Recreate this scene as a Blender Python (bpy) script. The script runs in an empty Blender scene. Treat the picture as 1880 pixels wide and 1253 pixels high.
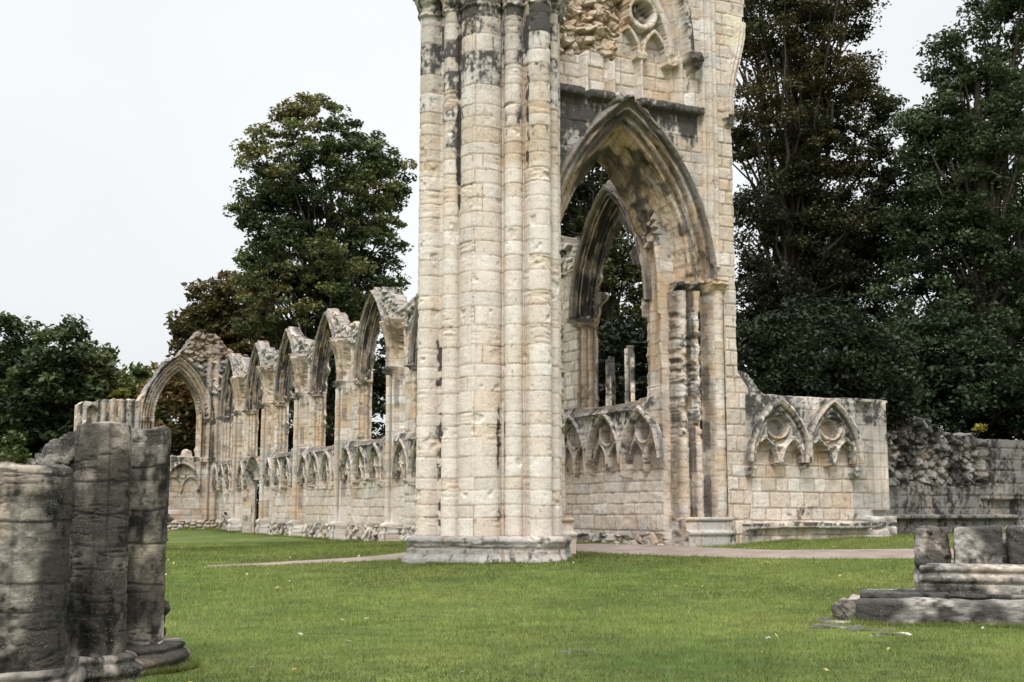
import bpy, math, random
import numpy as np
from math import radians, sin, cos, tan, atan, hypot, pi, sqrt

SC = bpy.context.scene
COLL = SC.collection
EYE = 1.6
# ------------------------------------------------------------------ camera
YAW = radians(26.4); FPX = 2290.0; TILT = atan(311 / FPX)
cam = bpy.data.cameras.new('camera'); camo = bpy.data.objects.new('camera', cam); COLL.objects.link(camo)
camo.location = (0, 0, EYE); camo.rotation_euler = (pi / 2 + TILT, 0, -YAW)
cam.sensor_width = 36.0; cam.lens = 36.0 * FPX / 1880.0; cam.clip_end = 2000
SC.camera = camo
# ------------------------------------------------------------------ light
SUN_EL, SUN_AZ = 52, 215       # azimuth, clockwise from +Y, of where the light comes from
w = bpy.data.worlds.new('World'); SC.world = w; w.use_nodes = True
nt = w.node_tree; nt.nodes.clear()
wo = nt.nodes.new('ShaderNodeOutputWorld')
sky = nt.nodes.new('ShaderNodeTexSky'); sky.sky_type = 'NISHITA'; sky.sun_disc = False
sky.sun_elevation = radians(SUN_EL); sky.sun_rotation = radians(SUN_AZ); sky.dust_density = 4
hs = nt.nodes.new('ShaderNodeHueSaturation'); hs.inputs['Saturation'].default_value = 0.15
nt.links.new(sky.outputs[0], hs.inputs['Color'])
b1 = nt.nodes.new('ShaderNodeBackground'); b1.inputs[1].default_value = 0.05
nt.links.new(hs.outputs[0], b1.inputs[0])
tc = nt.nodes.new('ShaderNodeTexCoord'); sp = nt.nodes.new('ShaderNodeSeparateXYZ')
nt.links.new(tc.outputs['Generated'], sp.inputs[0])
cr = nt.nodes.new('ShaderNodeValToRGB')
cr.color_ramp.elements[0].position = 0.0; cr.color_ramp.elements[0].color = (.50, .515, .52, 1)
cr.color_ramp.elements[1].position = 1.0; cr.color_ramp.elements[1].color = (2.2, 2.25, 2.3, 1)
e = cr.color_ramp.elements.new(0.45); e.color = (.62, .635, .65, 1)
nt.links.new(sp.outputs[2], cr.inputs[0])
ns = nt.nodes.new('ShaderNodeTexNoise'); ns.inputs['Scale'].default_value = 2.2; ns.inputs['Detail'].default_value = 5
nt.links.new(tc.outputs['Generated'], ns.inputs['Vector'])
mr = nt.nodes.new('ShaderNodeMapRange'); mr.inputs[1].default_value = .3; mr.inputs[2].default_value = .7
mr.inputs[3].default_value = .88; mr.inputs[4].default_value = 1.03
nt.links.new(ns.outputs[0], mr.inputs[0])
b2 = nt.nodes.new('ShaderNodeBackground'); nt.links.new(cr.outputs[0], b2.inputs[0]); nt.links.new(mr.outputs[0], b2.inputs[1])
ad = nt.nodes.new('ShaderNodeAddShader'); nt.links.new(b1.outputs[0], ad.inputs[0]); nt.links.new(b2.outputs[0], ad.inputs[1])
nt.links.new(ad.outputs[0], wo.inputs[0])
sl = bpy.data.lights.new('sun', 'SUN'); sl.energy = 1.5; sl.angle = radians(16); sl.color = (1, .97, .92)
so = bpy.data.objects.new('sun', sl); COLL.objects.link(so)
so.rotation_euler = (radians(90 - SUN_EL), 0, radians(180 - SUN_AZ)); so.location = (0, 0, 40)
vs = SC.view_settings; vs.view_transform = 'Standard'; vs.look = 'None'; vs.gamma = 1; vs.exposure = 0.38
SC.render.resolution_x, SC.render.resolution_y = 1024, 682

# ------------------------------------------------------------------ pixel -> world (used only to measure positions)
_fw = (sin(YAW) * cos(TILT), cos(YAW) * cos(TILT), sin(TILT)); _rt = (cos(YAW), -sin(YAW), 0)
_up = (-sin(YAW) * sin(TILT), -cos(YAW) * sin(TILT), cos(TILT))
def ray(px, py):
    a = (px - 940) / FPX; b = (626.5 - py) / FPX
    return [_fw[i] + a * _rt[i] + b * _up[i] for i in range(3)]
def atd(px, py, D):
    d = ray(px, py); s = D / hypot(d[0], d[1]); return (d[0] * s, d[1] * s, EYE + d[2] * s)

# ------------------------------------------------------------------ noise
def hsh(ix, iy, seed=0):
    x = (ix.astype(np.int64) * 374761393 + iy.astype(np.int64) * 668265263 + seed * 2246822519) & 0xffffffff
    x = ((x ^ (x >> 13)) * 1274126177) & 0xffffffff
    x = ((x ^ (x >> 15)) * 2654435761) & 0xffffffff
    x ^= x >> 16
    return x / 4294967296.0
def vn(x, y, seed=0):
    x = np.asarray(x, float); y = np.asarray(y, float)
    ix = np.floor(x); iy = np.floor(y); fx = x - ix; fy = y - iy
    fx = fx * fx * (3 - 2 * fx); fy = fy * fy * (3 - 2 * fy)
    a = hsh(ix, iy, seed); b = hsh(ix + 1, iy, seed); c = hsh(ix, iy + 1, seed); d = hsh(ix + 1, iy + 1, seed)
    return (a * (1 - fx) + b * fx) * (1 - fy) + (c * (1 - fx) + d * fx) * fy
def fbm(x, y, seed=0, o=4):
    s = 0; a = .5; t = 0
    for i in range(o):
        s = s + a * vn(np.asarray(x) * 2 ** i + 17.3 * i, np.asarray(y) * 2 ** i + 9.1 * i, seed + i); t += a; a *= .55
    return s / t
def sst(a, b, x):
    t = np.clip((x - a) / (b - a), 0, 1); return t * t * (3 - 2 * t)
def ashlar(u, v, seed, hr=(.24, .40), wr=(.28, .75), gap=.0085):
    """coursed masonry: joint mask 0..1, two random numbers per block"""
    rng = np.random.RandomState(seed)
    wob = (fbm(u * .9, v * .9, seed + 5, 2) - .5) * .05
    vv = v + wob; uu = u + (fbm(u * 1.3, v * 1.3, seed + 6, 2) - .5) * .04
    bounds = np.concatenate([[-2], -2 + np.cumsum(rng.uniform(hr[0], hr[1], 120))])
    ci = np.clip(np.searchsorted(bounds, vv.ravel()) - 1, 0, 119).reshape(vv.shape)
    dv = np.minimum(vv - bounds[ci], bounds[ci + 1] - vv)
    du = np.full(vv.shape, 9.0); r1 = np.zeros(vv.shape); r2 = np.zeros(vv.shape)
    u0 = uu.min() - 1; n = int((uu.max() - u0 + 2) / wr[0]) + 3
    for c in np.unique(ci):
        ub = u0 - rng.rand() * wr[0] + np.cumsum(np.random.RandomState(seed * 131 + int(c)).uniform(wr[0], wr[1], n))
        m = ci == c; q = uu[m]; k = np.clip(np.searchsorted(ub, q), 1, n - 1)
        du[m] = np.minimum(q - ub[k - 1], ub[k] - q)
        cc = np.full(k.shape, int(c)); r1[m] = hsh(k, cc, seed + 1); r2[m] = hsh(k, cc, seed + 2)
    d = np.minimum(du, dv)
    gw = gap * (.7 + 1.5 * fbm(u * 3, v * 3, seed + 9, 2) ** 2 * 2)
    return 1 - sst(gw * .5, gw * 2.0, np.abs(d)), r1, r2
def worley(u, v, su, sv, seed=0):
    x = u / su; y = v / sv; ix = np.floor(x); iy = np.floor(y)
    f1 = np.full(x.shape, 9.0); f2 = f1.copy(); idr = np.zeros(x.shape)
    for a in (-1, 0, 1):
        for b in (-1, 0, 1):
            cx = ix + a; cy = iy + b
            d = np.hypot(cx + .15 + .7 * hsh(cx, cy, seed) - x, cy + .15 + .7 * hsh(cx, cy, seed + 1) - y)
            n1 = d < f1; f2 = np.where(n1, f1, np.minimum(f2, d)); idr = np.where(n1, hsh(cx, cy, seed + 2), idr); f1 = np.where(n1, d, f1)
    return f1, f2, idr
def wor(u, v, su, sv, seed=0):
    x = u / su; y = v / sv; ix = np.floor(x); iy = np.floor(y); f1 = np.full(x.shape, 9.0); f2 = f1.copy(); idr = np.zeros(x.shape); ox = idr.copy(); oy = idr.copy()
    for a in (-1, 0, 1):
        for b in (-1, 0, 1):
            cx = ix + a; cy = iy + b; px = x - (cx + .1 + .8 * hsh(cx, cy, seed)); py = y - (cy + .1 + .8 * hsh(cx, cy, seed + 1)); d = np.abs(px) * .55 + np.hypot(px, py) * .6; n1 = d < f1
            f2 = np.where(n1, f1, np.minimum(f2, d)); idr = np.where(n1, hsh(cx, cy, seed + 2), idr); ox = np.where(n1, px, ox); oy = np.where(n1, py, oy); f1 = np.where(n1, d, f1)
    t1 = hsh(np.floor(idr * 9999), idr * 0, seed + 3) - .5; t2 = hsh(np.floor(idr * 9999), idr * 0, seed + 4) - .5
    face = (idr - .5) * .24 + ox * t1 * .22 + oy * (t2 - .25) * .16 - .13 * (1 - sst(.02, .10, f2 - f1))
    return f2 - f1, idr, face
def arch_e(u, v, uc, vs_, a, rise):
    """signed distance outside (+) of a two-centred pointed arch on vertical jambs"""
    R = (rise * rise + a * a) / (2 * a); du = np.abs(u - uc)
    return np.where(v < vs_, du - a, np.hypot(du + (R - a), v - vs_) - R)
CREAM = np.array((.575, .498, .425)); WHITE = np.array((.69, .635, .585)); OCHRE = np.array((.53, .37, .225)); GREY = np.array((.36, .345, .32))
BROWN = np.array((.27, .185, .115)); SOOT_SHADE = np.array((.035, .032, .030)); DGREY = np.array((.16, .15, .14))  # the near-black serves soot crusts and darkened hollows alike
def mix(a, b, t):
    t = np.asarray(t)[..., None]; return a * (1 - t) + b * t
def stone(u, v, j, r1, r2, soot, ochre=0.0, grey=0.0, seed=0):
    """base colour of weathered limestone: block tints, ochre patches, soot crusts"""
    c = mix(CREAM, WHITE, sst(.25, .8, r1)); c = np.broadcast_to(c, u.shape + (3,)).copy()
    c = mix(c, OCHRE, np.clip(sst(.75, .99, r2) * .42 + sst(.45, .75, fbm(u * .8, v * .6, seed + 20)) * .30 + ochre * sst(.3, .7, fbm(u * 2.2, v * .9, seed + 21)), 0, .9))
    c = mix(c, GREY, np.clip(sst(.80, .99, (r1 * 7.3) % 1) * .32 + grey * sst(.25, .6, fbm(u * 1.1, v * 1.1, seed + 22)), 0, .92))
    m = fbm(u * 7, v * 9, seed + 23); c = c * (.80 + .42 * m)[..., None]
    c = mix(c, BROWN, j * .62)
    st = fbm(u * 6.5, v * 1.1, seed + 24) * .5 + fbm(u * 2.3, v * 2.0, seed + 25) * .5   # streaks running down
    s = sst(.46, .70, .5 + (st - .5) * .95 + (fbm(u * 16, v * 12, seed + 26, 3) - .5) * .45 + soot * .60 - .10)
    c = mix(c, DGREY, np.clip(s * 1.3, 0, .75)); c = mix(c, SOOT_SHADE, sst(.5, 1.0, s) * .8)
    pit = sst(.70, .80, fbm(u * 22, v * 26, seed + 27, 2)); c = c * (1 - .35 * pit)[..., None]
    return c

# ------------------------------------------------------------------ materials
def newmat(name, rough=.9):
    m = bpy.data.materials.new(name); m.use_nodes = True; n = m.node_tree.nodes; b = n['Principled BSDF']
    b.inputs['Roughness'].default_value = rough; b.inputs['Specular IOR Level'].default_value = .25
    return m, m.node_tree, b
def node(nt, t, **k):
    n = nt.nodes.new(t)
    for a, v in k.items():
        if a.startswith('i_'): n.inputs[a[2:].replace('_', ' ')].default_value = v
        else: setattr(n, a, v)
    return n
def stone_mat(name, bump=.35, lichen=0.0, scale=1.0):
    m, t, b = newmat(name); L = t.links
    at = node(t, 'ShaderNodeVertexColor', layer_name='Col'); co = node(t, 'ShaderNodeTexCoord')
    n1 = node(t, 'ShaderNodeTexNoise', i_Scale=28 * scale, i_Detail=7, i_Roughness=.7); L.new(co.outputs['Object'], n1.inputs['Vector'])
    mp = node(t, 'ShaderNodeMapRange'); mp.inputs[1].default_value = .3; mp.inputs[2].default_value = .7; mp.inputs[3].default_value = .80; mp.inputs[4].default_value = 1.17
    L.new(n1.outputs[0], mp.inputs[0])
    mu = node(t, 'ShaderNodeMix', data_type='RGBA', blend_type='MULTIPLY'); mu.inputs[0].default_value = 1
    L.new(at.outputs[0], mu.inputs[6]); L.new(mp.outputs[0], mu.inputs[7]); out = mu.outputs[2]
    # thin bedding lines of the limestone
    mpg = node(t, 'ShaderNodeMapping'); mpg.inputs['Scale'].default_value = (3, 3, 42) if not lichen else (5, 5, 16); L.new(co.outputs['Object'], mpg.inputs[0])
    n2 = node(t, 'ShaderNodeTexNoise', i_Scale=1.2, i_Detail=6, i_Roughness=.75); L.new(mpg.outputs[0], n2.inputs['Vector'])
    r2 = node(t, 'ShaderNodeMapRange'); r2.inputs[1].default_value = .28; r2.inputs[2].default_value = .46; r2.inputs[3].default_value = .62; r2.inputs[4].default_value = 1
    L.new(n2.outputs[0], r2.inputs[0])
    mu2 = node(t, 'ShaderNodeMix', data_type='RGBA', blend_type='MULTIPLY'); mu2.inputs[0].default_value = .8 if lichen else .5
    L.new(out, mu2.inputs[6]); L.new(r2.outputs[0], mu2.inputs[7]); out = mu2.outputs[2]
    if lichen:
        vo = node(t, 'ShaderNodeTexVoronoi', i_Scale=52); ds = node(t, 'ShaderNodeTexNoise', i_Scale=24, i_Detail=3); L.new(co.outputs['Object'], ds.inputs['Vector']); dm = node(t, 'ShaderNodeMix', data_type='RGBA'); dm.inputs[0].default_value = .10; L.new(co.outputs['Object'], dm.inputs[6]); L.new(ds.outputs['Color'], dm.inputs[7]); L.new(dm.outputs[2], vo.inputs['Vector'])
        n3 = node(t, 'ShaderNodeTexNoise', i_Scale=2.6, i_Detail=3); L.new(co.outputs['Object'], n3.inputs['Vector'])
        mm = node(t, 'ShaderNodeMath', operation='MULTIPLY'); L.new(n3.outputs[0], mm.inputs[0]); mm.inputs[1].default_value = .62
        lt = node(t, 'ShaderNodeMath', operation='SUBTRACT'); L.new(mm.outputs[0], lt.inputs[0]); L.new(vo.outputs['Distance'], lt.inputs[1])
        rr = node(t, 'ShaderNodeMapRange'); rr.inputs[1].default_value = .10; rr.inputs[2].default_value = .20; rr.inputs[4].default_value = lichen
        L.new(lt.outputs[0], rr.inputs[0])
        mx = node(t, 'ShaderNodeMix', data_type='RGBA'); L.new(rr.outputs[0], mx.inputs[0]); L.new(out, mx.inputs[6]); mx.inputs[7].default_value = (.46, .45, .40, 1); out = mx.outputs[2]
    L.new(out, b.inputs['Base Color'])
    ad = node(t, 'ShaderNodeMath', operation='ADD'); L.new(n1.outputs[0], ad.inputs[0]); L.new(n2.outputs[0], ad.inputs[1])
    bp = node(t, 'ShaderNodeBump', i_Strength=bump, i_Distance=.03); L.new(ad.outputs[0], bp.inputs['Height']); L.new(bp.outputs[0], b.inputs['Normal'])
    return m
M_ST = stone_mat('limestone'); M_FG = stone_mat('lichened_limestone', .7, .55, 1.3)
def leaf_mat(name, trans=.3):
    m, t, b = newmat(name, .55); L = t.links; at = node(t, 'ShaderNodeVertexColor', layer_name='Col')
    L.new(at.outputs[0], b.inputs['Base Color'])
    tr = node(t, 'ShaderNodeBsdfTranslucent'); L.new(at.outputs[0], tr.inputs[0])
    mx = node(t, 'ShaderNodeMixShader'); mx.inputs[0].default_value = trans
    L.new(b.outputs[0], mx.inputs[1]); L.new(tr.outputs[0], mx.inputs[2]); L.new(mx.outputs[0], t.nodes['Material Output'].inputs[0])
    return m
M_LF = leaf_mat('foliage'); M_GR = leaf_mat('grass_blades', .35)
def bark():
    m, t, b = newmat('bark'); L = t.links; co = node(t, 'ShaderNodeTexCoord')
    n = node(t, 'ShaderNodeTexNoise', i_Scale=6, i_Detail=6); L.new(co.outputs['Object'], n.inputs['Vector'])
    c = node(t, 'ShaderNodeValToRGB'); c.color_ramp.elements[0].color = (.02, .017, .013, 1); c.color_ramp.elements[1].color = (.09, .075, .055, 1)
    L.new(n.outputs[0], c.inputs[0]); L.new(c.outputs[0], b.inputs['Base Color'])
    bp = node(t, 'ShaderNodeBump', i_Strength=.6); L.new(n.outputs[0], bp.inputs['Height']); L.new(bp.outputs[0], b.inputs['Normal'])
    return m
M_BK = bark()
def lawn():
    m, t, b = newmat('lawn_turf', .95); L = t.links; co = node(t, 'ShaderNodeTexCoord')
    def nz(s, d=4, r=.6): q = node(t, 'ShaderNodeTexNoise', i_Scale=s, i_Detail=d, i_Roughness=r); L.new(co.outputs['Object'], q.inputs['Vector']); return q
    a = nz(.35, 4); c = node(t, 'ShaderNodeValToRGB'); L.new(a.outputs[0], c.inputs[0])
    c.color_ramp.elements[0].position = .35; c.color_ramp.elements[0].color = (.062, .106, .019, 1); c.color_ramp.elements[1].position = .68; c.color_ramp.elements[1].color = (.150, .172, .040, 1)
    d = nz(3.2, 5); e = node(t, 'ShaderNodeMapRange'); L.new(d.outputs[0], e.inputs[0]); e.inputs[1].default_value = .3; e.inputs[2].default_value = .7; e.inputs[3].default_value = .60; e.inputs[4].default_value = 1.35
    f = nz(45, 3, .8); g = node(t, 'ShaderNodeMapRange'); L.new(f.outputs[0], g.inputs[0]); g.inputs[1].default_value = .3; g.inputs[2].default_value = .7; g.inputs[3].default_value = .5; g.inputs[4].default_value = 1.4
    mm = node(t, 'ShaderNodeMath', operation='MULTIPLY'); L.new(e.outputs[0], mm.inputs[0]); L.new(g.outputs[0], mm.inputs[1])
    mu = node(t, 'ShaderNodeMix', data_type='RGBA', blend_type='MULTIPLY'); mu.inputs[0].default_value = 1; L.new(c.outputs[0], mu.inputs[6]); L.new(mm.outputs[0], mu.inputs[7])
    # bare, worn soil patches
    h = nz(.9, 6, .7); r = node(t, 'ShaderNodeMapRange'); L.new(h.outputs[0], r.inputs[0]); r.inputs[1].default_value = .66; r.inputs[2].default_value = .76; r.inputs[4].default_value = .6
    mx = node(t, 'ShaderNodeMix', data_type='RGBA'); L.new(r.outputs[0], mx.inputs[0]); L.new(mu.outputs[2], mx.inputs[6]); mx.inputs[7].default_value = (.13, .125, .045, 1)
    L.new(mx.outputs[2], b.inputs['Base Color'])
    bp = node(t, 'ShaderNodeBump', i_Strength=.7, i_Distance=.04); L.new(f.outputs[0], bp.inputs['Height']); L.new(bp.outputs[0], b.inputs['Normal'])
    return m
M_LAWN = lawn()
def pathmat():
    m, t, b = newmat('worn_path', .95); L = t.links; co = node(t, 'ShaderNodeTexCoord')
    n = node(t, 'ShaderNodeTexNoise', i_Scale=60, i_Detail=4); L.new(co.outputs['Object'], n.inputs['Vector'])
    n2 = node(t, 'ShaderNodeTexNoise', i_Scale=1.2, i_Detail=5); L.new(co.outputs['Object'], n2.inputs['Vector'])
    ad = node(t, 'ShaderNodeMath', operation='ADD'); L.new(n.outputs[0], ad.inputs[0]); L.new(n2.outputs[0], ad.inputs[1])
    c = node(t, 'ShaderNodeValToRGB'); c.color_ramp.elements[0].position = .35; c.color_ramp.elements[1].position = .68
    hf = node(t, 'ShaderNodeMath', operation='MULTIPLY'); L.new(ad.outputs[0], hf.inputs[0]); hf.inputs[1].default_value = .5
    c.color_ramp.elements[0].color = (.16, .125, .105, 1); c.color_ramp.elements[1].color = (.33, .268, .228, 1)
    L.new(hf.outputs[0], c.inputs[0]); L.new(c.outputs[0], b.inputs['Base Color'])
    bp = node(t, 'ShaderNodeBump', i_Strength=.4, i_Distance=.01); L.new(n.outputs[0], bp.inputs['Height']); L.new(bp.outputs[0], b.inputs['Normal'])
    return m
M_PATH = pathmat()

# ------------------------------------------------------------------ mesh helpers
def root(name, label, cat, loc, group=None):
    o = bpy.data.objects.new(name, None); COLL.objects.link(o); o.location = loc; o.empty_display_size = .3
    o['label'] = label; o['category'] = cat
    if group: o['group'] = group
    return o
def tag(o, label, cat, group=None):
    o['label'] = label; o['category'] = cat
    if group: o['group'] = group
    return o
def off(p):
    q = np.zeros(3)
    while p is not None: q += np.array(p.location); p = p.parent
    return q
def mk(name, V, F, mat, parent=None, col=None, smooth=True, at=None):
    """one mesh object; V in world coordinates; F (n,4) or (n,3)"""
    V = np.asarray(V, float).reshape(-1, 3); F = np.asarray(F, np.int64)
    base = off(parent) if parent is not None else (np.array(at) if at is not None else np.zeros(3))
    me = bpy.data.meshes.new(name); k = F.shape[1]
    me.vertices.add(len(V)); me.vertices.foreach_set('co', (V - base).astype(np.float32).ravel())
    me.loops.add(F.size); me.loops.foreach_set('vertex_index', F.ravel().astype(np.int32))
    me.polygons.add(len(F)); me.polygons.foreach_set('loop_start', (np.arange(len(F)) * k).astype(np.int32))
    if smooth: me.polygons.foreach_set('use_smooth', np.ones(len(F), bool))
    me.update(calc_edges=True)
    if col is not None:
        c = np.ones((len(V), 4), np.float32); c[:, :3] = np.asarray(col).reshape(-1, 3)
        a = me.color_attributes.new('Col', 'FLOAT_COLOR', 'POINT'); a.data.foreach_set('color', c.ravel())
    me.materials.append(mat)
    o = bpy.data.objects.new(name, me); COLL.objects.link(o)
    if parent is not None: o.parent = parent
    elif at is not None: o.location = at
    return o
def weld(V, F, C):
    return V, F, C
class Acc:
    def __init__(s): s.V = []; s.F = []; s.C = []; s.n = 0
    def add(s, V, F, C):
        V = np.asarray(V, float).reshape(-1, 3); C = np.broadcast_to(np.asarray(C, float), (len(V), 3)) if np.asarray(C).ndim == 1 else np.asarray(C).reshape(-1, 3)
        s.V.append(V); s.F.append(np.asarray(F).reshape(-1, 4) + s.n); s.C.append(C); s.n += len(V)
    def out(s, name, mat, parent=None, **k):
        return mk(name, np.concatenate(s.V), np.concatenate(s.F), mat, parent, np.concatenate(s.C), **k)

def relief(parts, U, V, D, B, M, PID, COL, frame, flip=False, nseg=5, rough=.02, seed=0, tint=None, back=True):
    """A slab of wall cut into its parts. U,V plane coordinates, D front relief, B back relief (vertex grids), M solid cells,
    PID part of each cell; frame(u,v,d) -> world. parts: {id: (name, parent)}; returns {id: object}."""
    nv, nu = U.shape; idx = np.arange(nv * nu).reshape(nv, nu)
    q = np.stack([idx[:-1, :-1], idx[:-1, 1:], idx[1:, 1:], idx[1:, :-1]], -1)      # cells
    Mp = np.zeros((nv + 1, nu + 1), bool); Mp[1:-1, 1:-1] = M
    E = []                                                                           # boundary edges: a, b, owner cell id
    cid = np.arange(M.size).reshape(M.shape)
    for (dy, dx, c0, c1) in ((-1, 0, 0, 1), (1, 0, 2, 3), (0, -1, 3, 0), (0, 1, 1, 2)):
        nb = Mp[1 + dy:1 + dy + M.shape[0], 1 + dx:1 + dx + M.shape[1]]
        m = M & ~nb; E.append(np.stack([q[..., c0][m], q[..., c1][m], cid[m]], -1))
    E = np.concatenate(E)
    u = U.ravel().copy(); v = V.ravel().copy(); d = D.ravel(); b = B.ravel()
    edge = np.zeros(nv * nu, bool)
    edge[idx[0]] = edge[idx[-1]] = True; edge[idx[:, 0]] = edge[idx[:, -1]] = True
    for it in range(9):                                                              # take the steps out of cut outlines
        su = np.zeros(nv * nu); sv = su.copy(); c = su.copy()
        for a, e2 in ((E[:, 0], E[:, 1]), (E[:, 1], E[:, 0])):
            np.add.at(su, a, u[e2]); np.add.at(sv, a, v[e2]); np.add.at(c, a, 1)
        m = (c > 0) & ~edge; u[m] = .5 * u[m] + .5 * su[m] / c[m]; v[m] = .5 * v[m] + .5 * sv[m] / c[m]
    cnt = np.zeros((nv, nu)); Mf = M.astype(float)
    cnt[:-1, :-1] += Mf; cnt[1:, :-1] += Mf; cnt[:-1, 1:] += Mf; cnt[1:, 1:] += Mf
    gv, gu = np.gradient(cnt); gl = np.hypot(gu, gv) + 1e-6; gu = (gu / gl).ravel(); gv = (gv / gl).ravel()
    col = COL.reshape(-1, 3); objs = {}
    for pid, (name, par) in parts.items():
        sel = M & (PID == pid)
        if not sel.any(): continue
        acc = Acc(); F = q[sel]
        used = np.unique(F); mp = np.full(nv * nu, -1); mp[used] = np.arange(len(used))
        acc.add(frame(u[used], v[used], d[used]), mp[F][:, ::-1] if flip else mp[F], col[used])
        if back:
            s2 = used
            acc.add(frame(u[s2], v[s2], b[s2]), mp[F] if flip else mp[F][:, ::-1], col[s2] * .8)
        e3 = E[sel.ravel()[E[:, 2]]]
        if len(e3):
            ev = np.unique(e3[:, :2]); me_ = np.full(nv * nu, -1); me_[ev] = np.arange(len(ev)); n = len(ev)
            VV = []; CC = []; T = 0
            for k in range(nseg + 1):
                t = k / nseg; dk = d[ev] * (1 - t) + b[ev] * t
                amp = 0 if k in (0, nseg) else 1
                nz = (fbm(dk * 2 + u[ev], v[ev] * 2, seed + 40, 2) - .5) * rough * 3 * amp
                VV.append(frame(u[ev] + gu[ev] * -nz, v[ev] + gv[ev] * -nz, dk))
                if tint is not None: CC.append(tint(u[ev], v[ev], dk))
                else:
                    j, r1, r2 = ashlar(dk + u[ev] * .3, v[ev], seed + 3); CC.append(mix(col[ev], stone(dk + 3, v[ev], j, r1, r2, -.1 + .25 * sst(7.5, 9, v[ev]), .4 - .4 * sst(7.5, 9, v[ev]), 1.4 * sst(7.5, 8.8, v[ev]), seed=seed) * (1 - .45 * sst(7.5, 9, v[ev]))[:, None], min(1, t * 2.5)) if k else col[ev])
            a = me_[e3[:, 0]]; bb = me_[e3[:, 1]]; FF = []
            for k in range(nseg):
                f = np.stack([a + k * n, bb + k * n, bb + (k + 1) * n, a + (k + 1) * n], -1); FF.append(f if flip else f[:, ::-1])
            acc.add(np.concatenate(VV), np.concatenate(FF), np.concatenate(CC))
        objs[pid] = (acc, name, par)
    res = {}
    order = sorted(objs, key=lambda i: 0 if not isinstance(objs[i][2], int) else 1)
    for pid in order:
        acc, name, par = objs[pid]
        if isinstance(par, int): par = res.get(par, None) or rootfallback[0]
        res[pid] = acc.out(name, M_ST, par, smooth=('rubble' not in name))
    return res
rootfallback = [None]
def gridcoords(u0, u1, v0, v1, r):
    nu = int(round((u1 - u0) / r)) + 1; nv = int(round((v1 - v0) / r)) + 1
    return np.meshgrid(np.linspace(u0, u1, nu), np.linspace(v0, v1, nv))
def cellmax(A): return A[:-1, :-1]
def cc(A): return (A[:-1, :-1] + A[1:, 1:] + A[1:, :-1] + A[:-1, 1:]) / 4

# ------------------------------------------------------------------ ground height
_P = np.array([(0, 0, .1), (5, -5, .1), (-8, 8, .1), (2, 11, .1), (10.5, 11.2, .26), (9, 17, .33), (11.2, 23.4, .50), (9, 24.5, .48), (17, 24.0, .80), (18.8, 23.8, .84), (22.8, 24, .92), (29, 25, 1.0), (19, 12, .45),
    (16, 42.5, .44), (16, 48, .40), (16, 60, .44), (16, 69, .52), (16.2, 29.5, .76), (16.2, 27, .80), (14, 33, .66), (0, 70, .5), (9, 70, .5), (5, 40, .4), (40, 40, 1.0), (-20, 40, .3), (20, 90, .6), (-10, 90, .5)])
_A = np.c_[np.ones(len(_P)), _P[:, :2]]
_lin = np.linalg.lstsq(_A, _P[:, 2], rcond=None)[0]
_K = np.exp(-((_P[:, None, :2] - _P[None, :, :2]) ** 2).sum(-1) / (2 * 7.0 ** 2)) + np.eye(len(_P)) * .08
_w = np.linalg.solve(_K, _P[:, 2] - _A @ _lin)
def gz(x, y):
    x = np.asarray(x, float); y = np.asarray(y, float)
    xc = np.clip(x, -40, 50); yc = np.clip(y, -20, 100)
    s = _lin[0] + _lin[1] * xc + _lin[2] * yc
    for (px, py, _), wt in zip(_P, _w): s = s + wt * np.exp(-((x - px) ** 2 + (y - py) ** 2) / 98.0)
    return s
# ------------------------------------------------------------------ ground
def ground():
    xs = np.concatenate([-np.geomspace(600, 42, 14), np.arange(-40, 50.1, .5), np.geomspace(52, 600, 14)])
    ys = np.concatenate([-np.geomspace(300, 12, 8), np.arange(-10, 100.1, .5), np.geomspace(102, 900, 14)])
    X, Y = np.meshgrid(xs, ys); Z = gz(X, Y) + (fbm(X * .35, Y * .35, 3, 3) - .5) * .05
    nv, nu = X.shape; i = np.arange(nv * nu).reshape(nv, nu)
    F = np.stack([i[:-1, :-1], i[:-1, 1:], i[1:, 1:], i[1:, :-1]], -1).reshape(-1, 4)
    o = mk('lawn', np.stack([X, Y, Z], -1), F, M_LAWN); o['kind'] = 'structure'; return o
ground()
def gzn(x, y): return gz(x, y) + (fbm(np.asarray(x) * .35, np.asarray(y) * .35, 3, 3) - .5) * .05
PATH = [(6.1, 26.75, .10), (7.4, 26.6, .35), (9.0, 26.55, .6), (10.8, 26.95, .9), (12.2, 28.0, 1.0), (13.8, 27.8, 1.1), (15.1, 26.3, 1.3), (15.4, 23.9, 1.35), (16.4, 21.3, 1.1), (19.0, 19.7, 1.15), (22.5, 17.9, 1.15), (30, 14.0, 1.15)]
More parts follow.
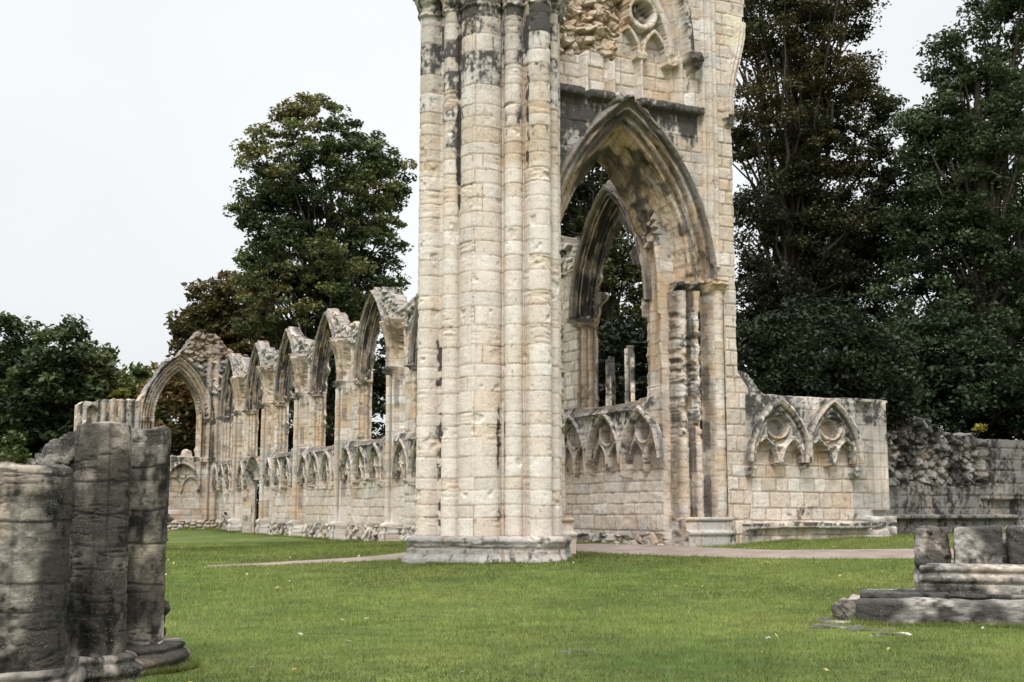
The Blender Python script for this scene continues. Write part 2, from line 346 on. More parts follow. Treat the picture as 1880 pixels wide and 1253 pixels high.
def strip(name, pts, lift, mat, n=240):
    P = np.array(pts); t = np.linspace(0, len(P) - 1, n); Q = np.stack([np.interp(t, np.arange(len(P)), P[:, k]) for k in range(3)], 1)
    for _ in range(30): Q[1:-1] = (Q[:-2] + Q[2:] + Q[1:-1]) / 3
    T = np.gradient(Q[:, :2], axis=0); T /= np.linalg.norm(T, axis=1)[:, None]; N = np.stack([-T[:, 1], T[:, 0]], 1)
    k = np.linspace(-1, 1, 13); V = []
    for j in k:
        wv = Q[:, 2] * (1 + .12 * (fbm(np.arange(n) * .25, np.full(n, 1 + np.sign(j) * 3), 8, 3) - .5))
        p = Q[:, :2] + N * (wv * j)[:, None]; V.append(np.stack([p[:, 0], p[:, 1], gzn(p[:, 0], p[:, 1]) + lift * (1 - abs(j) ** 8 * 1.6)], 1))
    V = np.stack(V, 1); i = np.arange(n * 13).reshape(n, 13)
    F = np.stack([i[:-1, :-1], i[1:, :-1], i[1:, 1:], i[:-1, 1:]], -1).reshape(-1, 4)
    o = mk(name, V, F, mat); o['kind'] = 'structure'; return o
strip('path', PATH, .03, M_PATH)

# ------------------------------------------------------------------ shared carved work
def bump(D, x, half, proj): return np.maximum(D, np.where(np.abs(x) < half, proj * np.sqrt(np.clip(1 - (x / half) ** 2, 0, 1)), -9))
def roll(x, c, r): return np.sqrt(np.clip(1 - ((x - c) / r) ** 2, 0, 1)) * (np.abs(x - c) < r)
def arcade(u, v, cents, a=.80, zf=2.58, seed=0, span=.19):
    """blind arcade standing proud of the wall, its colonnettes gone: returns depth, and index of the arch of each point (-1 none), hollow mask"""
    D = np.full(u.shape, -9.0); who = np.full(u.shape, -1); hollow = np.zeros(u.shape)
    for k, c in enumerate(cents):
        m = np.abs(u - c) <= a + .035
        e = arch_e(u, v, c, zf + .25, a, 1.22)
        d = np.full(u.shape, span)                                     # plain spandrel
        hood = np.clip(1 - np.abs(e + .03) / .075, 0, 1) ** .5 * .13
        ins = e < -.09
        # inside the arch: tracery plate at .07, with circle and two lancets sunk to the wall behind
        d = np.where(ins, .10, d)
        rc = np.hypot(u - c, v - (zf + .98)); jag = (fbm(u * 5, v * 5, seed + k * 7, 3) - .5) * .10
        d = np.where(ins, np.maximum(d, .17 * np.clip(1 - np.abs(rc - .34) / .06, 0, 1) ** .5), d)
        d = np.where(rc < .28 + jag * .6, -.05 + .03 * np.sin(9 * u + k), d); hollow = np.where(rc < .28, 1, hollow)
        miss = hsh(np.array([k]), np.array([seed]), 5)[0]
        for s in (-1, 1):
            ea = arch_e(u, v, c + s * a * .48, zf + .18, a * .40, .50)
            ea2 = ea + jag
            d = np.where(ins & (ea > 0) & (ea < .06), .13, d)
            d = np.where((ea2 < 0) & (v < zf + .75), -.0, d); hollow = np.where((ea2 < 0) & (v < zf + .75), .55, hollow)
        d = np.where(ins, d, np.maximum(d, 0) + hood)
        # pendants: lower ends break off at uneven heights
        cut = zf + .10 * np.sin(k * 2.1 + seed) + (fbm(u * 4.5, u * 0 + k, seed + 3, 3) - .45) * .42
        d = np.where(v < cut, -9, d)
        D = np.where(m, np.maximum(D, d), D); who = np.where(m & (d > -5), k, who)
    return D, who, hollow


# ------------------------------------------------------------------ mouldings swept round an arch
def profile(pts, step=.016):
    """resample a profile polyline [(e, d), ...]; an entry ('r', n, amp) between two points runs n rolls along that leg"""
    out = []; cur = None; roll_ = None
    for p in pts:
        if p[0] == 'r': roll_ = p; continue
        p = np.array(p, float)
        if cur is not None:
            L = np.hypot(*(p - cur)); n = max(2, int(L / step)); n = max(n, 10 * roll_[1]) if roll_ else n; t = np.linspace(0, 1, n, endpoint=False)[:, None]; q = cur + (p - cur) * t
            if roll_:
                T = (p - cur) / L; N = np.array((T[1], -T[0])); N = N if N[1] > 0 or (abs(N[1]) < .3 and N[0] < 0) else -N
                b = np.abs(np.sin(t * pi * roll_[1])) ** .7 * roll_[2]; q = q + N * b
            out.append(q)
        cur = p; roll_ = None
    out.append(cur[None]); return np.concatenate(out)
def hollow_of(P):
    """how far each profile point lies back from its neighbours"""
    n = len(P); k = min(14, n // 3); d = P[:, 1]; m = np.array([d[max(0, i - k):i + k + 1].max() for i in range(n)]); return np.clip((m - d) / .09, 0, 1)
def sweep(name, par, frame, uc, vs_, a, rise, P, t0=-1, t1=1, ds=.03, seed=0, soot=0.0, och=.4, gray=.2, vous=.36, amp=.02, circle=None, jamb=None, colfn=None, broken=0, split=None, mat=None, hol=.6, mul=1.0):
    P = np.asarray(P); e = P[:, 0]; d = P[:, 1]; T = np.gradient(P, axis=0); T /= np.linalg.norm(T, axis=1)[:, None] + 1e-9; N = np.stack([T[:, 1], -T[:, 0]], 1)
    pl = np.concatenate([[0], np.cumsum(np.hypot(*np.diff(P, axis=0).T))])
    if circle: L = 2 * pi * circle[2]; s = np.linspace(0, 1, max(24, int(L / ds)) + 1); S = s * L
    elif jamb: L = jamb[2] - jamb[1]; s = np.linspace(0, 1, int(L / ds) + 1); S = s * L
    else:
        R = (rise * rise + a * a) / (2 * a); L = 2 * R * math.acos((R - a) / R); s = np.linspace(t0, t1, max(8, int(L * (t1 - t0) / 2 / ds))); S = (s + 1) * L / 2
    SS, PL = np.meshgrid(S, pl, indexing='ij'); sg = np.broadcast_to(s[:, None], SS.shape)
    order = np.floor(PL / .30); ph = SS + .13 * order; j = 1 - sst(.005, .020, np.abs((ph + 1000 * vous) % vous - vous / 2)); bi = np.floor(ph / vous)
    r1 = hsh(bi, order, seed + 1); r2 = hsh(bi, order, seed + 2)
    disp = (fbm(SS * 3, PL * 3, seed + 3, 3) - .5) * amp * 2 + (fbm(SS * 11, PL * 11, seed + 4, 3) - .5) * amp - j * .008 + (r1 - .5) * amp * .5
    if broken: disp = disp - broken * sst(.52, .68, fbm(SS * 1.7, PL * 2.2, seed + 5, 4))
    if jamb is not None and len(jamb) > 3: disp = disp + jamb[3](SS + jamb[1], e[None] + 0 * SS, PL)
    E_ = e[None] + N[None, :, 0] * disp; D_ = d[None] + N[None, :, 1] * disp
    if circle: th = sg * 2 * pi; U = circle[0] + (circle[2] + E_) * np.cos(th); V = circle[1] + (circle[2] + E_) * np.sin(th)
    elif jamb: U = uc + jamb[0] * (a + E_); V = np.broadcast_to((S + jamb[1])[:, None], SS.shape)
    else:
        th = (1 - np.abs(sg)) * np.arccos(np.clip((R - a) / (R + E_), -1, 1)); du = (R + E_) * np.cos(th) - (R - a); U = uc + np.where(sg >= 0, 1, -1) * du; V = vs_ + (R + E_) * np.sin(th)
        if t0 == -1 or t1 == 1: pass
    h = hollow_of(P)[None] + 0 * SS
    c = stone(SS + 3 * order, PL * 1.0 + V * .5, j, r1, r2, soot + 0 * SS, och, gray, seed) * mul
    c = mix(c, SOOT_SHADE * 1.5, h * hol * (.5 + .5 * sst(.35, .6, fbm(SS * 2, PL * 5, seed + 6, 3))))  # profile points mixed darker the further they lie back
    if colfn: c = colfn(c, U, V, E_, D_, SS, PL)
    Wd = frame(U.ravel(), V.ravel(), D_.ravel()); nv, nu = SS.shape; i = np.arange(nv * nu).reshape(nv, nu); F = np.stack([i[:-1, :-1], i[:-1, 1:], i[1:, 1:], i[1:, :-1]], -1)
    if split is None: return mk(name, Wd, F.reshape(-1, 4), mat or M_ST, par, c)
    res = []
    for (nm, p0, p1) in split:
        k0, k1 = int(np.searchsorted(pl, p0)), int(np.searchsorted(pl, p1)); k1 = min(k1, nu - 1); f = F[:, k0:k1].reshape(-1, 4); us = np.unique(f); mp = np.full(nv * nu, -1); mp[us] = np.arange(len(us))
        res.append(mk(nm, Wd[us], mp[f], mat or M_ST, par, c.reshape(-1, 3)[us]))
    return res
def rings(par_of, frame, cents, a, zf, lift, seed, sc=1.0, ds=.03, rise=1.22, thick=1.0, soot=.08):
    """crisp raised ribs of a blind arcade: hood, circle and two lancet heads per arch, some broken short"""
    rng = np.random.RandomState(seed); k_ = thick
    hoodp = profile([(.075 * k_, lift - .10), (.07 * k_, lift + .075 * k_), (.02 * k_, lift + .11 * k_), (-.04 * k_, lift + .06 * k_), (-.06 * k_, lift - .02), (-.10 * k_, lift + .01), (-.14 * k_, lift - .03), (-.15 * k_, lift - .16)], .014)
    rib = profile([(.045, lift - .20), (.042, lift - .08), (.012, lift - .035), (-.03, lift - .07), (-.045, lift - .22)], .014)
    for n, c in enumerate(cents):
        par = par_of(n)
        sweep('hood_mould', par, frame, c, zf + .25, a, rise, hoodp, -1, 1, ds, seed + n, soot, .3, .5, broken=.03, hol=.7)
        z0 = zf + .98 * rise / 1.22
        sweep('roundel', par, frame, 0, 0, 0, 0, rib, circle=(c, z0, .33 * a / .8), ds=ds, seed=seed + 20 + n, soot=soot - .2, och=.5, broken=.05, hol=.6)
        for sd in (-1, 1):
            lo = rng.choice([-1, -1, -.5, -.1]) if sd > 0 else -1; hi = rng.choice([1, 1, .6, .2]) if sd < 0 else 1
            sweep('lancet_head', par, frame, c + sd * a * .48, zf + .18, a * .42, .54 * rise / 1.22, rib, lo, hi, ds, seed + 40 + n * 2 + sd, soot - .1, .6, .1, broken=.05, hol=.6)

def nave_bay(Yk, nx, res, rt, seed, door=False, last=False, nofl=False, first=False):
    """one bay of the aisle wall, from just before the vault shaft at Yk to just before the next at nx"""
    P = nx - Yk; pad = .95 if not last else 1.35
    if first: pad = -.12
    U, V = gridcoords(Yk - pad, nx - .95, .15, 11.3, res)
    c = Yk + 2.5; sc = P / 5.85; zc = 6.72
    a_o = 1.72 * sc; e = arch_e(U, V, c, zc, a_o, 3.15)
    j, r1, r2 = ashlar(U, V, seed)
    N1 = fbm(U * 2, V * 2, seed + 31); N2 = fbm(U * 8, V * 8, seed + 32, 3)
    D = (N1 - .5) * .05 + (r1 - .5) * .022 - j * .02 + (N2 - .5) * .03
    PID = np.zeros(U.shape, int); soot = np.full(U.shape, -.30); och = np.full(U.shape, .25)
    low = V < 4.12
    # splayed window reveal with its run of mouldings
    t = np.clip(-e / .32, 0, 1); rev = (e < 0) & (V > 4.12)
    arc = V > zc
    prof = -.32 * t + np.where(arc, .075 * np.cos(t * 2 * pi * 2.5) + .02 * np.cos(t * 2 * pi * 7), .03 * np.cos(t * 2 * pi * 2.5))
    prof = np.where(~arc, prof + (N2 - .5) * .16 * sst(.3, .7, N1), prof)
    D = np.where(rev, prof + (N2 - .5) * .03, D); PID = np.where(rev, 4, PID)
    soot = np.where(rev & arc, -.18 + .12 * (U > c), soot); och = np.where(rev, .75, och)
    soot = np.where(rev & arc & (np.cos(t * 2 * pi * 2.5) < -.1), soot + .42, soot)  # hollows of the reveal mouldings come out darker
    hood = (e > -.02) & (e < .17) & (V > zc - .1); D = np.where(hood, .08 + .11 * roll(e, .08, .1), D); PID = np.where(hood, 4, PID); soot = np.where(hood, .30, soot)
    # hole and broken tracery
    we = .10 + .62 * sst(.40, .75, fbm(V * 1.7 + seed, (U > c) * 5.0, seed + 33, 3)) * sst(6.6, 7.3, V) * (1 - sst(9.2, 9.8, V)) + (N1 - .5) * .2
    we = np.where(V < 6.6, .02 + .14 * sst(.55, .8, fbm(V * 2.6, (U > c) * 3.0, seed + 34, 3)), we)
    inop = (e < -.32) & (V > 4.25); hole = inop & (e < -.32 - we)
    hole |= (np.hypot((U - c) / .34, (V - 8.05) / .55) < 1)
    D = np.where(inop & ~hole, -.34 + (N2 - .5) * .04, D); PID = np.where(inop & ~hole, 5, PID); soot = np.where(inop & ~hole, .22, soot)
    if nofl: hole = hole | (inop & (V > 5.6))
    # capital band of the window jambs
    cap = (np.abs(V - 6.62) < .11) & (e > -.50) & (e < .06); D = np.where(cap, D + .10 + .07 * sst(.4, .6, N2), D); PID = np.where(cap, 6, PID); soot = np.where(cap, .38, soot)
    # narrow blind lancet beside the shaft
    lc = Yk - .62 if not first else Yk + .50
    el = arch_e(U, V, lc, 6.8, .24 if not first else .30, 1.9); lm = (V > 4.6) & (el < .08)
    D = np.where(lm & (el < 0), -.12 + .05 * roll(el, -.12, .1), np.where(lm & (V > 6.3), .06, D)); PID = np.where(lm & (V > 6.0), 7, PID); soot = np.where(lm & (V > 6), -.05, soot); och = np.where(lm, .8, och)
    # sill: weathered slope, then blind arcade beneath
    sl = (V > 4.02) & (V < 4.34) & (np.abs(U - Yk) > .30); slope = .30 - (V - 4.05) * 1.1 + (fbm(U * 3, V * 14, seed + 35, 4) - .5) * .16
    slo = np.where(e < -.3, 1.0, .5)
    D = np.where(sl, np.maximum(D, slope * slo + np.where(e < -.3, 0, .05)), D); PID = np.where(sl, 9, PID); soot = np.where(sl, .34, soot)
    cents = [Yk + .72 + .80 + 1.62 * i * sc for i in range(3)] if not door else [Yk + 4.35]
    if first: cents = [25.66, 27.38, 29.10]
    A, who, hol = arcade(U, V, cents, seed=seed + 50, a=.78 * sc + .04 * first)
    am = (A > -5) & (V < 4.03) & (np.abs(x_ := U - Yk) > .30)
    D = np.where(am, A + (N1 - .5) * .05 + (N2 - .5) * .03 - (hol > 0) * .0, D); PID = np.where(am, 20 + who, PID)
    soot = np.where(am, -.02 + .20 * sst(3.3, 3.95, V) - hol * .5, soot); soot = np.where(am & (hol > 0) & (hol < .9), -.15, soot)
    between = (V > 3.0) & (V < 4.03) & ~am & (np.abs(U - Yk) > .3) & (U > Yk - pad + .01)
    D = np.where(between, .12 + (N2 - .5) * .04, D); soot = np.where(between, .15, soot)
    if door:
        dc = Yk + 1.95; ed = arch_e(U, V, dc, 2.75, 1.50, 1.45); dm = (ed < .12) & (V < 4.35)
        td = np.clip(-ed / .28, 0, 1)
        D = np.where(dm, np.where(ed > 0, .28, .2 - .3 * td + .05 * np.cos(td * 2 * pi * 3)), D); PID = np.where(dm, 8, PID); soot = np.where(dm, .15, soot); och = np.where(dm, .6, och)
        hole |= (ed < -.28) & (V < 3.15)
        D = np.where((ed < -.28) & (V >= 3.15), -.12 + (N2 - .5) * .2, D)
    # rough stone footing
    f2, ri, fc = wor(U, V, .36, .19, seed + 60); f1 = 0; fo = V < 1.02 + (fbm(U * 1.5, U * 0, seed + 36, 3) - .5) * .16
    D = np.where(fo & ~(PID == 8), -.0 + fc * .6, D); PID = np.where(fo & (PID != 8), 10, PID)
    j = np.where(fo, 1 - sst(.02, .16, f2 - f1), j); r1 = np.where(fo, ri, r1); soot = np.where(fo, .02, soot)
    # vault shaft cluster, its capital, springing ribs and base
    x = U - Yk + (50 if first else 0); S = np.full(U.shape, -9.0)
    S = bump(S, x, .13, .40); S = np.maximum(S, np.where(np.abs(np.abs(x) - .19) < .085, .14 + .085 * roll(np.abs(x), .19, .085), -9)); S = np.maximum(S, np.where(np.abs(x) < .27, .1, -9))
    S2 = S + (fbm(x * 4, V * 3.2, seed + 37, 3) - .5) * .04
    sm = (S > -5) & (V < 6.72); D = np.where(sm, S2, D); PID = np.where(sm, 1, PID); soot = np.where(sm, -.25, soot); och = np.where(sm, .85, och)
    cm = (np.abs(x) < .36 - .5 * np.clip(6.80 - V, 0, .3)) & (V > 6.5) & (V < 6.84); D = np.where(cm, .28 + .12 * sst(6.5, 6.75, V) + (N2 - .5) * .2, D); PID = np.where(cm, 2, PID); soot = np.where(cm, .40, soot)
    s = np.clip((V - 6.84) / 1.75, 0, 1); hw = .30 + .48 * s ** 1.7
    spm = (V > 6.84) & (V < 8.5 + (N1 - .5) * .5) & (np.abs(x) < hw)
    xr = x / hw; sp_ = .30 + .34 * s ** 2 - .26 * xr ** 2 + .05 * np.cos(xr * pi * 5) + .02 * np.cos(xr * pi * 13)
    D = np.where(spm, sp_, D); PID = np.where(spm, 3, PID); soot = np.where(spm, .06 + .16 * s + .16 * (np.cos(xr * pi * 5) < -.3), soot); och = np.where(spm, .6, och)
    bm = (np.abs(x) < .36 + .03 * (V < .85)) & (V < 1.16); D = np.where(bm, .40 + .05 * roll(V, 1.05, .08) + .05 * (V < .82) - .12 * np.abs(x) + .05 * np.cos(x * 18), D); PID = np.where(bm, 11, PID); soot = np.where(bm, .0, soot); och = np.where(bm, 0, och)
    gray = np.where(V < 1.2, .6, np.where(V > 8.0, 1.0, np.where((V > 3.0) & (V < 4.4), .8, .15)))
    # ragged wall head: follows each arch, rubble core heaped on the near side
    ex = arch_e(U, V, c, zc, a_o + .24, 3.50)
    rag = (fbm(U * 1.6, V * 0, seed + 38, 4) - .5)
    headn = 9.0 + rag * .9 + np.where((U < c) & (U > Yk - .3), np.clip(.95 - .36 * np.abs(U - (c - .5)), 0, 1.0), 0)
    solid = (ex < (N2 - .5) * .08) & (V > zc) | (V < headn)
    rub = (ex >= 0) & (V > 8.1 + rag * .3) & ~spm & solid
    f2, ri, fc = wor(U, V, .34, .14, seed + 61); f1 = 0; D = np.where(rub, .06 + fc * .7 - .10 * sst(8.5, 10, V), D)
    j = np.where(rub, 1 - sst(.02, .16, f2 - f1), j); r1 = np.where(rub, ri, r1); soot = np.where(rub, .05, soot)
    # broken edge of the vault web left on the wall (bare masonry strip over the springers)
    B = np.full(U.shape, -.46); B = np.where(PID == 5, -.44, B)
    B = np.where(V > 8.3, -.50 + (N2 - .5) * .15, B)
    soot = soot + .12 * sst(.5, .8, N1)
    if door: B = np.where((np.abs(U - Yk - 1.95) < 1.7) & (V < 4.5), -.24, B)
    cut = (e > -.31) & (e < .15) & (V > zc + .06) & ~spm
    M = ~(cc((hole | cut).astype(float)) > .5) & (cc(solid.astype(float)) > .5)
    col = stone(U, V, j, r1, r2, soot, och, gray, seed)
    hol_ = rev & (np.cos(t * 2 * pi * 2.5) < -.25) & arc; col = mix(col, SOOT_SHADE * 1.6, hol_ * .62); col = mix(col, DGREY, ((np.abs(np.abs(x) - .12) < .035) & sm) * .75); col = mix(col, SOOT_SHADE * 2, ((np.abs(np.abs(x) - .30) < .035) & (V < 6.6) & (V > 1.1)) * .55 * sst(.35, .6, N1))  # moulding hollows and narrow lines along the shaft cluster mixed darker
    col = mix(col, SOOT_SHADE * 2, .5 * (inop & ~hole & arc) * sst(.3, .6, N1)); col = mix(col, SOOT_SHADE * 2, (am & (A < .03)) * .35)  # set-back tracery and sunk arcade ground mixed darker
    lj = rev & (V < zc - .1); col = mix(col, OCHRE * .9, lj * .35); col = mix(col, SOOT_SHADE * 2, (lj & (np.cos(t * 2 * pi * 2.5) < -.5)) * .6); col = mix(col, DGREY, lj * .5 * sst(.52, .66, N1)); col = mix(col, OCHRE, spm * .25)  # jamb tinted ochre, its hollows mixed darker
    white = sst(.45, .65, fbm(U * .6, V * .9, seed + 39)) * (V < 2.5) * (V > 1.0); col = mix(col, WHITE * 1.02, white * .45)
    parts = {0: ('wall_face', rt), 10: ('rubble_footing', rt), 1: ('vault_shaft', rt), 2: ('capital', 1), 11: ('shaft_base', 1), 3: ('vault_springer', rt), 9: ('sill', rt), 7: ('blind_lancet', rt)}
    parts[4] = ('window_arch', rt); parts[5] = ('broken_tracery', 4); parts[6] = ('capital', 4)
    if door: parts[8] = ('doorway', rt)
    for k in range(len(cents)): parts[20 + k] = ('blind_arch', rt)
    P_ = PID[:-1, :-1]; fr = lambda u, v, d: np.stack([16.42 - d, u, v], -1)
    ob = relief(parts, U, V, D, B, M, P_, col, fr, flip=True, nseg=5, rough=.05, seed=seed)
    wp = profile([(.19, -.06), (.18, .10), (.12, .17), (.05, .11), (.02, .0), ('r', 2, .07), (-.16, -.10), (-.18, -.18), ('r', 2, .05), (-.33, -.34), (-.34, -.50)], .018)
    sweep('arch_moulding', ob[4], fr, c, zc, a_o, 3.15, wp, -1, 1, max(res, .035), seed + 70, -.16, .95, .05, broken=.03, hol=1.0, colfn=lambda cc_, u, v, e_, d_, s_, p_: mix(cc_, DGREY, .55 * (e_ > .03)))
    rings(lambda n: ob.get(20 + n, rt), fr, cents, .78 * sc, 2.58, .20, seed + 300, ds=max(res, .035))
    return ob

def nave():
    rt = root('aisle_wall', 'long pale ruined wall with a row of broken pointed windows, running back behind the tall pier', 'ruined wall', (16.4, 45, .4))
    rootfallback[0] = rt
    ys = [24.9, 30.85, 36.7, 42.6, 48.4, 54.2, 59.7, 65.2, 70.4]
    rs = [.024, .06, .05, .034, .034, .038, .042, .045]
    for k in range(8):
        nave_bay(ys[k], ys[k + 1], rs[k], rt, 100 + 17 * k, door=(k == 6), last=False, first=(k == 0))
    return rt

# ------------------------------------------------------------------ crossing arch wall
def crossing():
    rt = root('crossing_arch', 'tall pale wall pierced by a big pointed arch, right of the clustered pier', 'arch wall', (15.5, 24.8, .8))
    rootfallback[0] = rt; seed = 900
    U, V = gridcoords(12.7, 19.0, .5, 15.2, .021)
    j, r1, r2 = ashlar(U, V, seed, (.26, .40), (.25, .6))
    N1 = fbm(U * 2, V * 2, seed + 31); N2 = fbm(U * 9, V * 9, seed + 32, 3)
    D = (N1 - .5) * .04 + (r1 - .5) * .02 - j * .02 + (N2 - .5) * .022
    PID = np.zeros(U.shape, int); soot = np.full(U.shape, -.34); och = np.full(U.shape, .15); gray = np.full(U.shape, .2)
    uc, zs, a, rise = 15.12, 6.98, 1.50, 3.22
    e = arch_e(U, V, uc, zs, a, rise)
    # dark spandrels under the string course
    spn = (V > 8.6) & (V < 11.15) & (U < 17.1); soot = np.where(spn, .44 - .45 * sst(15.8, 17.2, U) * sst(0, 1, 11 - V), soot); gray = np.where(spn, .8, gray)
    # arch orders
    up = V > zs; ord_ = up & (e > -.001) & (e < .86)
    prof = np.select([e < .16, e < .44, e < .70], [-.62 + .07 * roll(e, .08, .08), -.34 + .10 * roll(e, .30, .10) + .03 * np.cos(e * 60), -.10 + .07 * roll(e, .57, .09)], .05 + .09 * roll(e, .78, .07))
    prof = np.where(np.abs(e - .44) < .05, prof - .08, prof)
    ringj = 1 - sst(.006, .03, np.abs(((V * .8 + (U - uc) * np.sign(U - uc) * -.55) % .42) - .21))
    D = np.where(ord_, prof + (N2 - .5) * .03 - ringj * .02, D); PID = np.where(ord_, 1, PID); j = np.where(ord_, ringj, j)
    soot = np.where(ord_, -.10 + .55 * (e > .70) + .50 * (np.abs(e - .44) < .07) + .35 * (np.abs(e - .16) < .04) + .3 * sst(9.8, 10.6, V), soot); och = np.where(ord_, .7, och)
    # responds below the springing
    lo = (V <= zs) & (e > -.001) & (e < 1.18)
    pr = np.select([e < .32, e < .40, e < .62, e < .70, e < 1.14], [-.62 + .16 * roll(e, .15, .16), -.66, -.34 + .14 * roll(e, .51, .12), -.42, -.16 + .20 * roll(e, .92, .235)], 0)
    er = sst(.5, .66, fbm(U * 2.2, V * 1.6, seed + 41)) * (V > 3.0) * (V < 6.4) * (e < .62)
    pr = pr - er * (.06 + .14 * (fbm(U * 7, V * 16, seed + 42, 4) - .3))
    cj = 1 - sst(.005, .022, np.abs(((V + .1 * (e > .4) + .17 * (e > .7)) % .37) - .185)); 
    D = np.where(lo, pr - cj * .015 + (N2 - .5) * .025, D); j = np.where(lo, cj, j)
    blk = np.floor((V + .1 * (e > .4) + .17 * (e > .7) + .185) / .37); hb = hsh(blk, np.floor(e * 3), 7)
    r1 = np.where(lo, hb, r1); r2 = np.where(lo, hsh(blk, np.floor(e * 3), 8), r2)
    PID = np.where(lo, np.where(e < .36, 2, np.where(e < .66, 3, 4)), PID)
    soot = np.where(lo, -.2 + .62 * er + .4 * ((np.abs(e - .36) < .06) | (np.abs(e - .66) < .05)) * sst(.4, .6, fbm(V * 1.3, e, 77)), soot); och = np.where(lo, .55, och)  # eroded stone is sooted; shaft gaps carry painted occlusion shade
    # capitals
    for (e0, e1, z0, pid, dd) in ((-.02, .36, zs - .30, 5, -.50), (.38, .66, zs - .34, 6, -.28), (.64, 1.16, zs - .22, 7, .08)):
        h = (e > e0) & (e < e1) & (V > z0) & (V < zs + (.10 if e0 > .6 else .02)); q = (V - z0) / (zs - z0)
        D = np.where(h, dd - .08 + .16 * q + .08 * roll(q, .95, .2) + (fbm(U * 11, V * 9, 12, 3) - .5) * .13, D); PID = np.where(h, pid, PID); soot = np.where(h, .48 if pid < 7 else .02, soot)
    ab = (e > -.02) & (e < .30) & (V > zs + .35) & (V < zs + .75); soot = np.where(ab, .5, soot)   # sooted block on the impost
    # respond base
    bs = (e > -.06) & (e < 1.22) & (V < 1.45); D = np.where(bs, .02 + .10 * roll(V, 1.40, .06) + .05 * (V < 1.33) + .10 * (V < 1.12) + .05 * roll(V, 1.08, .06) - .5 * np.clip(.3 - e, 0, .3), D)
    PID = np.where(bs, 8, PID); soot = np.where(bs, -.1, soot); och = np.where(bs, 0, och); gray = np.where(bs, .8, gray); j = np.where(bs, 1 - sst(.006, .02, np.abs((U % .75) - .37)), j)
    # string course
    st = (V > 11.10) & (V < 11.30 + (N1 - .5) * .12) & (U < 17.2 + (N2 - .5) * .2) & (e > .5); D = np.where(st, .16 + .06 * roll(V, 11.2, .1) + (N2 - .5) * .08 - .25 * sst(.6, .8, fbm(U * 3, V, 52)), D); PID = np.where(st, 9, PID); soot = np.where(st, .5, soot)
    # blocked upper window
    wu = 14.85; ew = arch_e(U, V, wu, 12.62, 1.95, 4.2); win = (V > 11.3) & (ew < -.0)
    rec = win & (U > 13.2)
    D = np.where(rec, -.30 + (D * 1.2), D); och = np.where(rec, .55, och); soot = np.where(rec, -.35, soot)
    tw = np.clip(-ew / .45, 0, 1); ar = rec & (ew > -.45) & (V > 12.55)
    D = np.where(ar, -.32 * tw + .05 * np.cos(tw * 2 * pi * 3), D); PID = np.where(ar, 10, PID)
    hd = (V > 12.62) & (ew >= -.02) & (ew < .17); D = np.where(hd, .10 + .08 * roll(ew, .08, .1), D); PID = np.where(hd, 10, PID); soot = np.where(hd, .28, soot)
    jm = rec & (ew > -.42) & (V <= 12.55); D = np.where(jm, -.3 + .25 * sst(-.42, 0, ew) + .04 * roll(ew, -.3, .06) + .05 * roll(ew, -.12, .07), D); PID = np.where(jm, 10, PID)
    jd = (V < 12.62) & (ew >= -.03) & (ew < .10) & (V > 11.6) & (U > 15); D = np.where(jd, D - .06 + (N2 - .5) * .12, D)
    for k, (mu_, z1) in enumerate(((14.08, 12.32), (14.82, 12.3), (15.60, 12.42))):
        mm = (np.abs(U - mu_) < .10) & (V > 11.3) & (V < z1); D = np.where(mm, -.24 + .05 * roll(U, mu_, .05) + .10 * roll(U, mu_, .1), D); PID = np.where(mm, 12 + k, PID); j = np.where(mm, 1 - sst(.006, .02, np.abs((V % .5) - .2)), j)
    # two-light tracery on the right half
    for cx in (15.21, 15.99):
        el = arch_e(U, V, cx, 12.5, .33, .62); m = rec & (np.abs(el) < .055) & (V > 12.45); D = np.where(m, -.14 + .05 * roll(el, 0, .055), D); PID = np.where(m, 11, PID)
        m2 = rec & (el <= -.055) & (V > 12.45); soot = np.where(m2, -.2, soot); gray = np.where(m2, .6, gray)
    rc = np.hypot(U - 15.62, (V - 13.52)); m = rec & (rc < .44) & (rc > .30); D = np.where(m, -.10 + .06 * roll(rc, .37, .07), D); PID = np.where(m, 11, PID)
    m = rec & (rc <= .30); D = np.where(m, -.52 + .12 * (np.cos(4 * np.arctan2(V - 13.52, U - 15.62)) > .55) + .1 * (V < 13.4), D); soot = np.where(m & (V > 13.5), .5, soot); PID = np.where(m, 11, PID)
    em = arch_e(U, V, 15.60, 12.5, .80, 1.75); m = rec & (np.abs(em) < .10) & (V > 12.5) & (U > 14.9); D = np.where(m, -.06 + .07 * roll(em, 0, .1), D); PID = np.where(m, 11, PID)
    cpm = rec & (np.abs(U - 15.60) < .15) & (V > 12.36) & (V < 12.55); D = np.where(cpm, -.06 + (N2 - .5) * .1, D); PID = np.where(cpm, 11, PID)
    cpm = rec & (np.abs(U - 16.42) < .17) & (V > 12.30) & (V < 12.55); D = np.where(cpm, -.0 + (N2 - .5) * .12, D); PID = np.where(cpm, 11, PID)
    # rubble where the facing is lost
    rag = (fbm(U * 1.4, V * 1.4, seed + 44, 4) - .5); rb = (V > 12.28 + rag * .7) & (U < 15.0 + rag * .6 + .12 * (V - 12.3)) & (V < 15.3)
    fd, ri, fc = wor(U + rag * .3, V + .25 * fbm(U * 1.3, V, 55), .30, .13, seed + 60); f2 = fd; f1 = 0; D = np.where(rb, -.32 + fc + (N1 - .5) * .5 + (N2 - .5) * .06, D)
    j = np.where(rb, .9 * (1 - sst(.02, .22, f2 - f1)), j); r1 = np.where(rb, ri * .7, r1); och = np.where(rb, .45, och); soot = np.where(rb, -.08 + .4 * (ri < .15), soot); PID = np.where(rb, 15, PID)
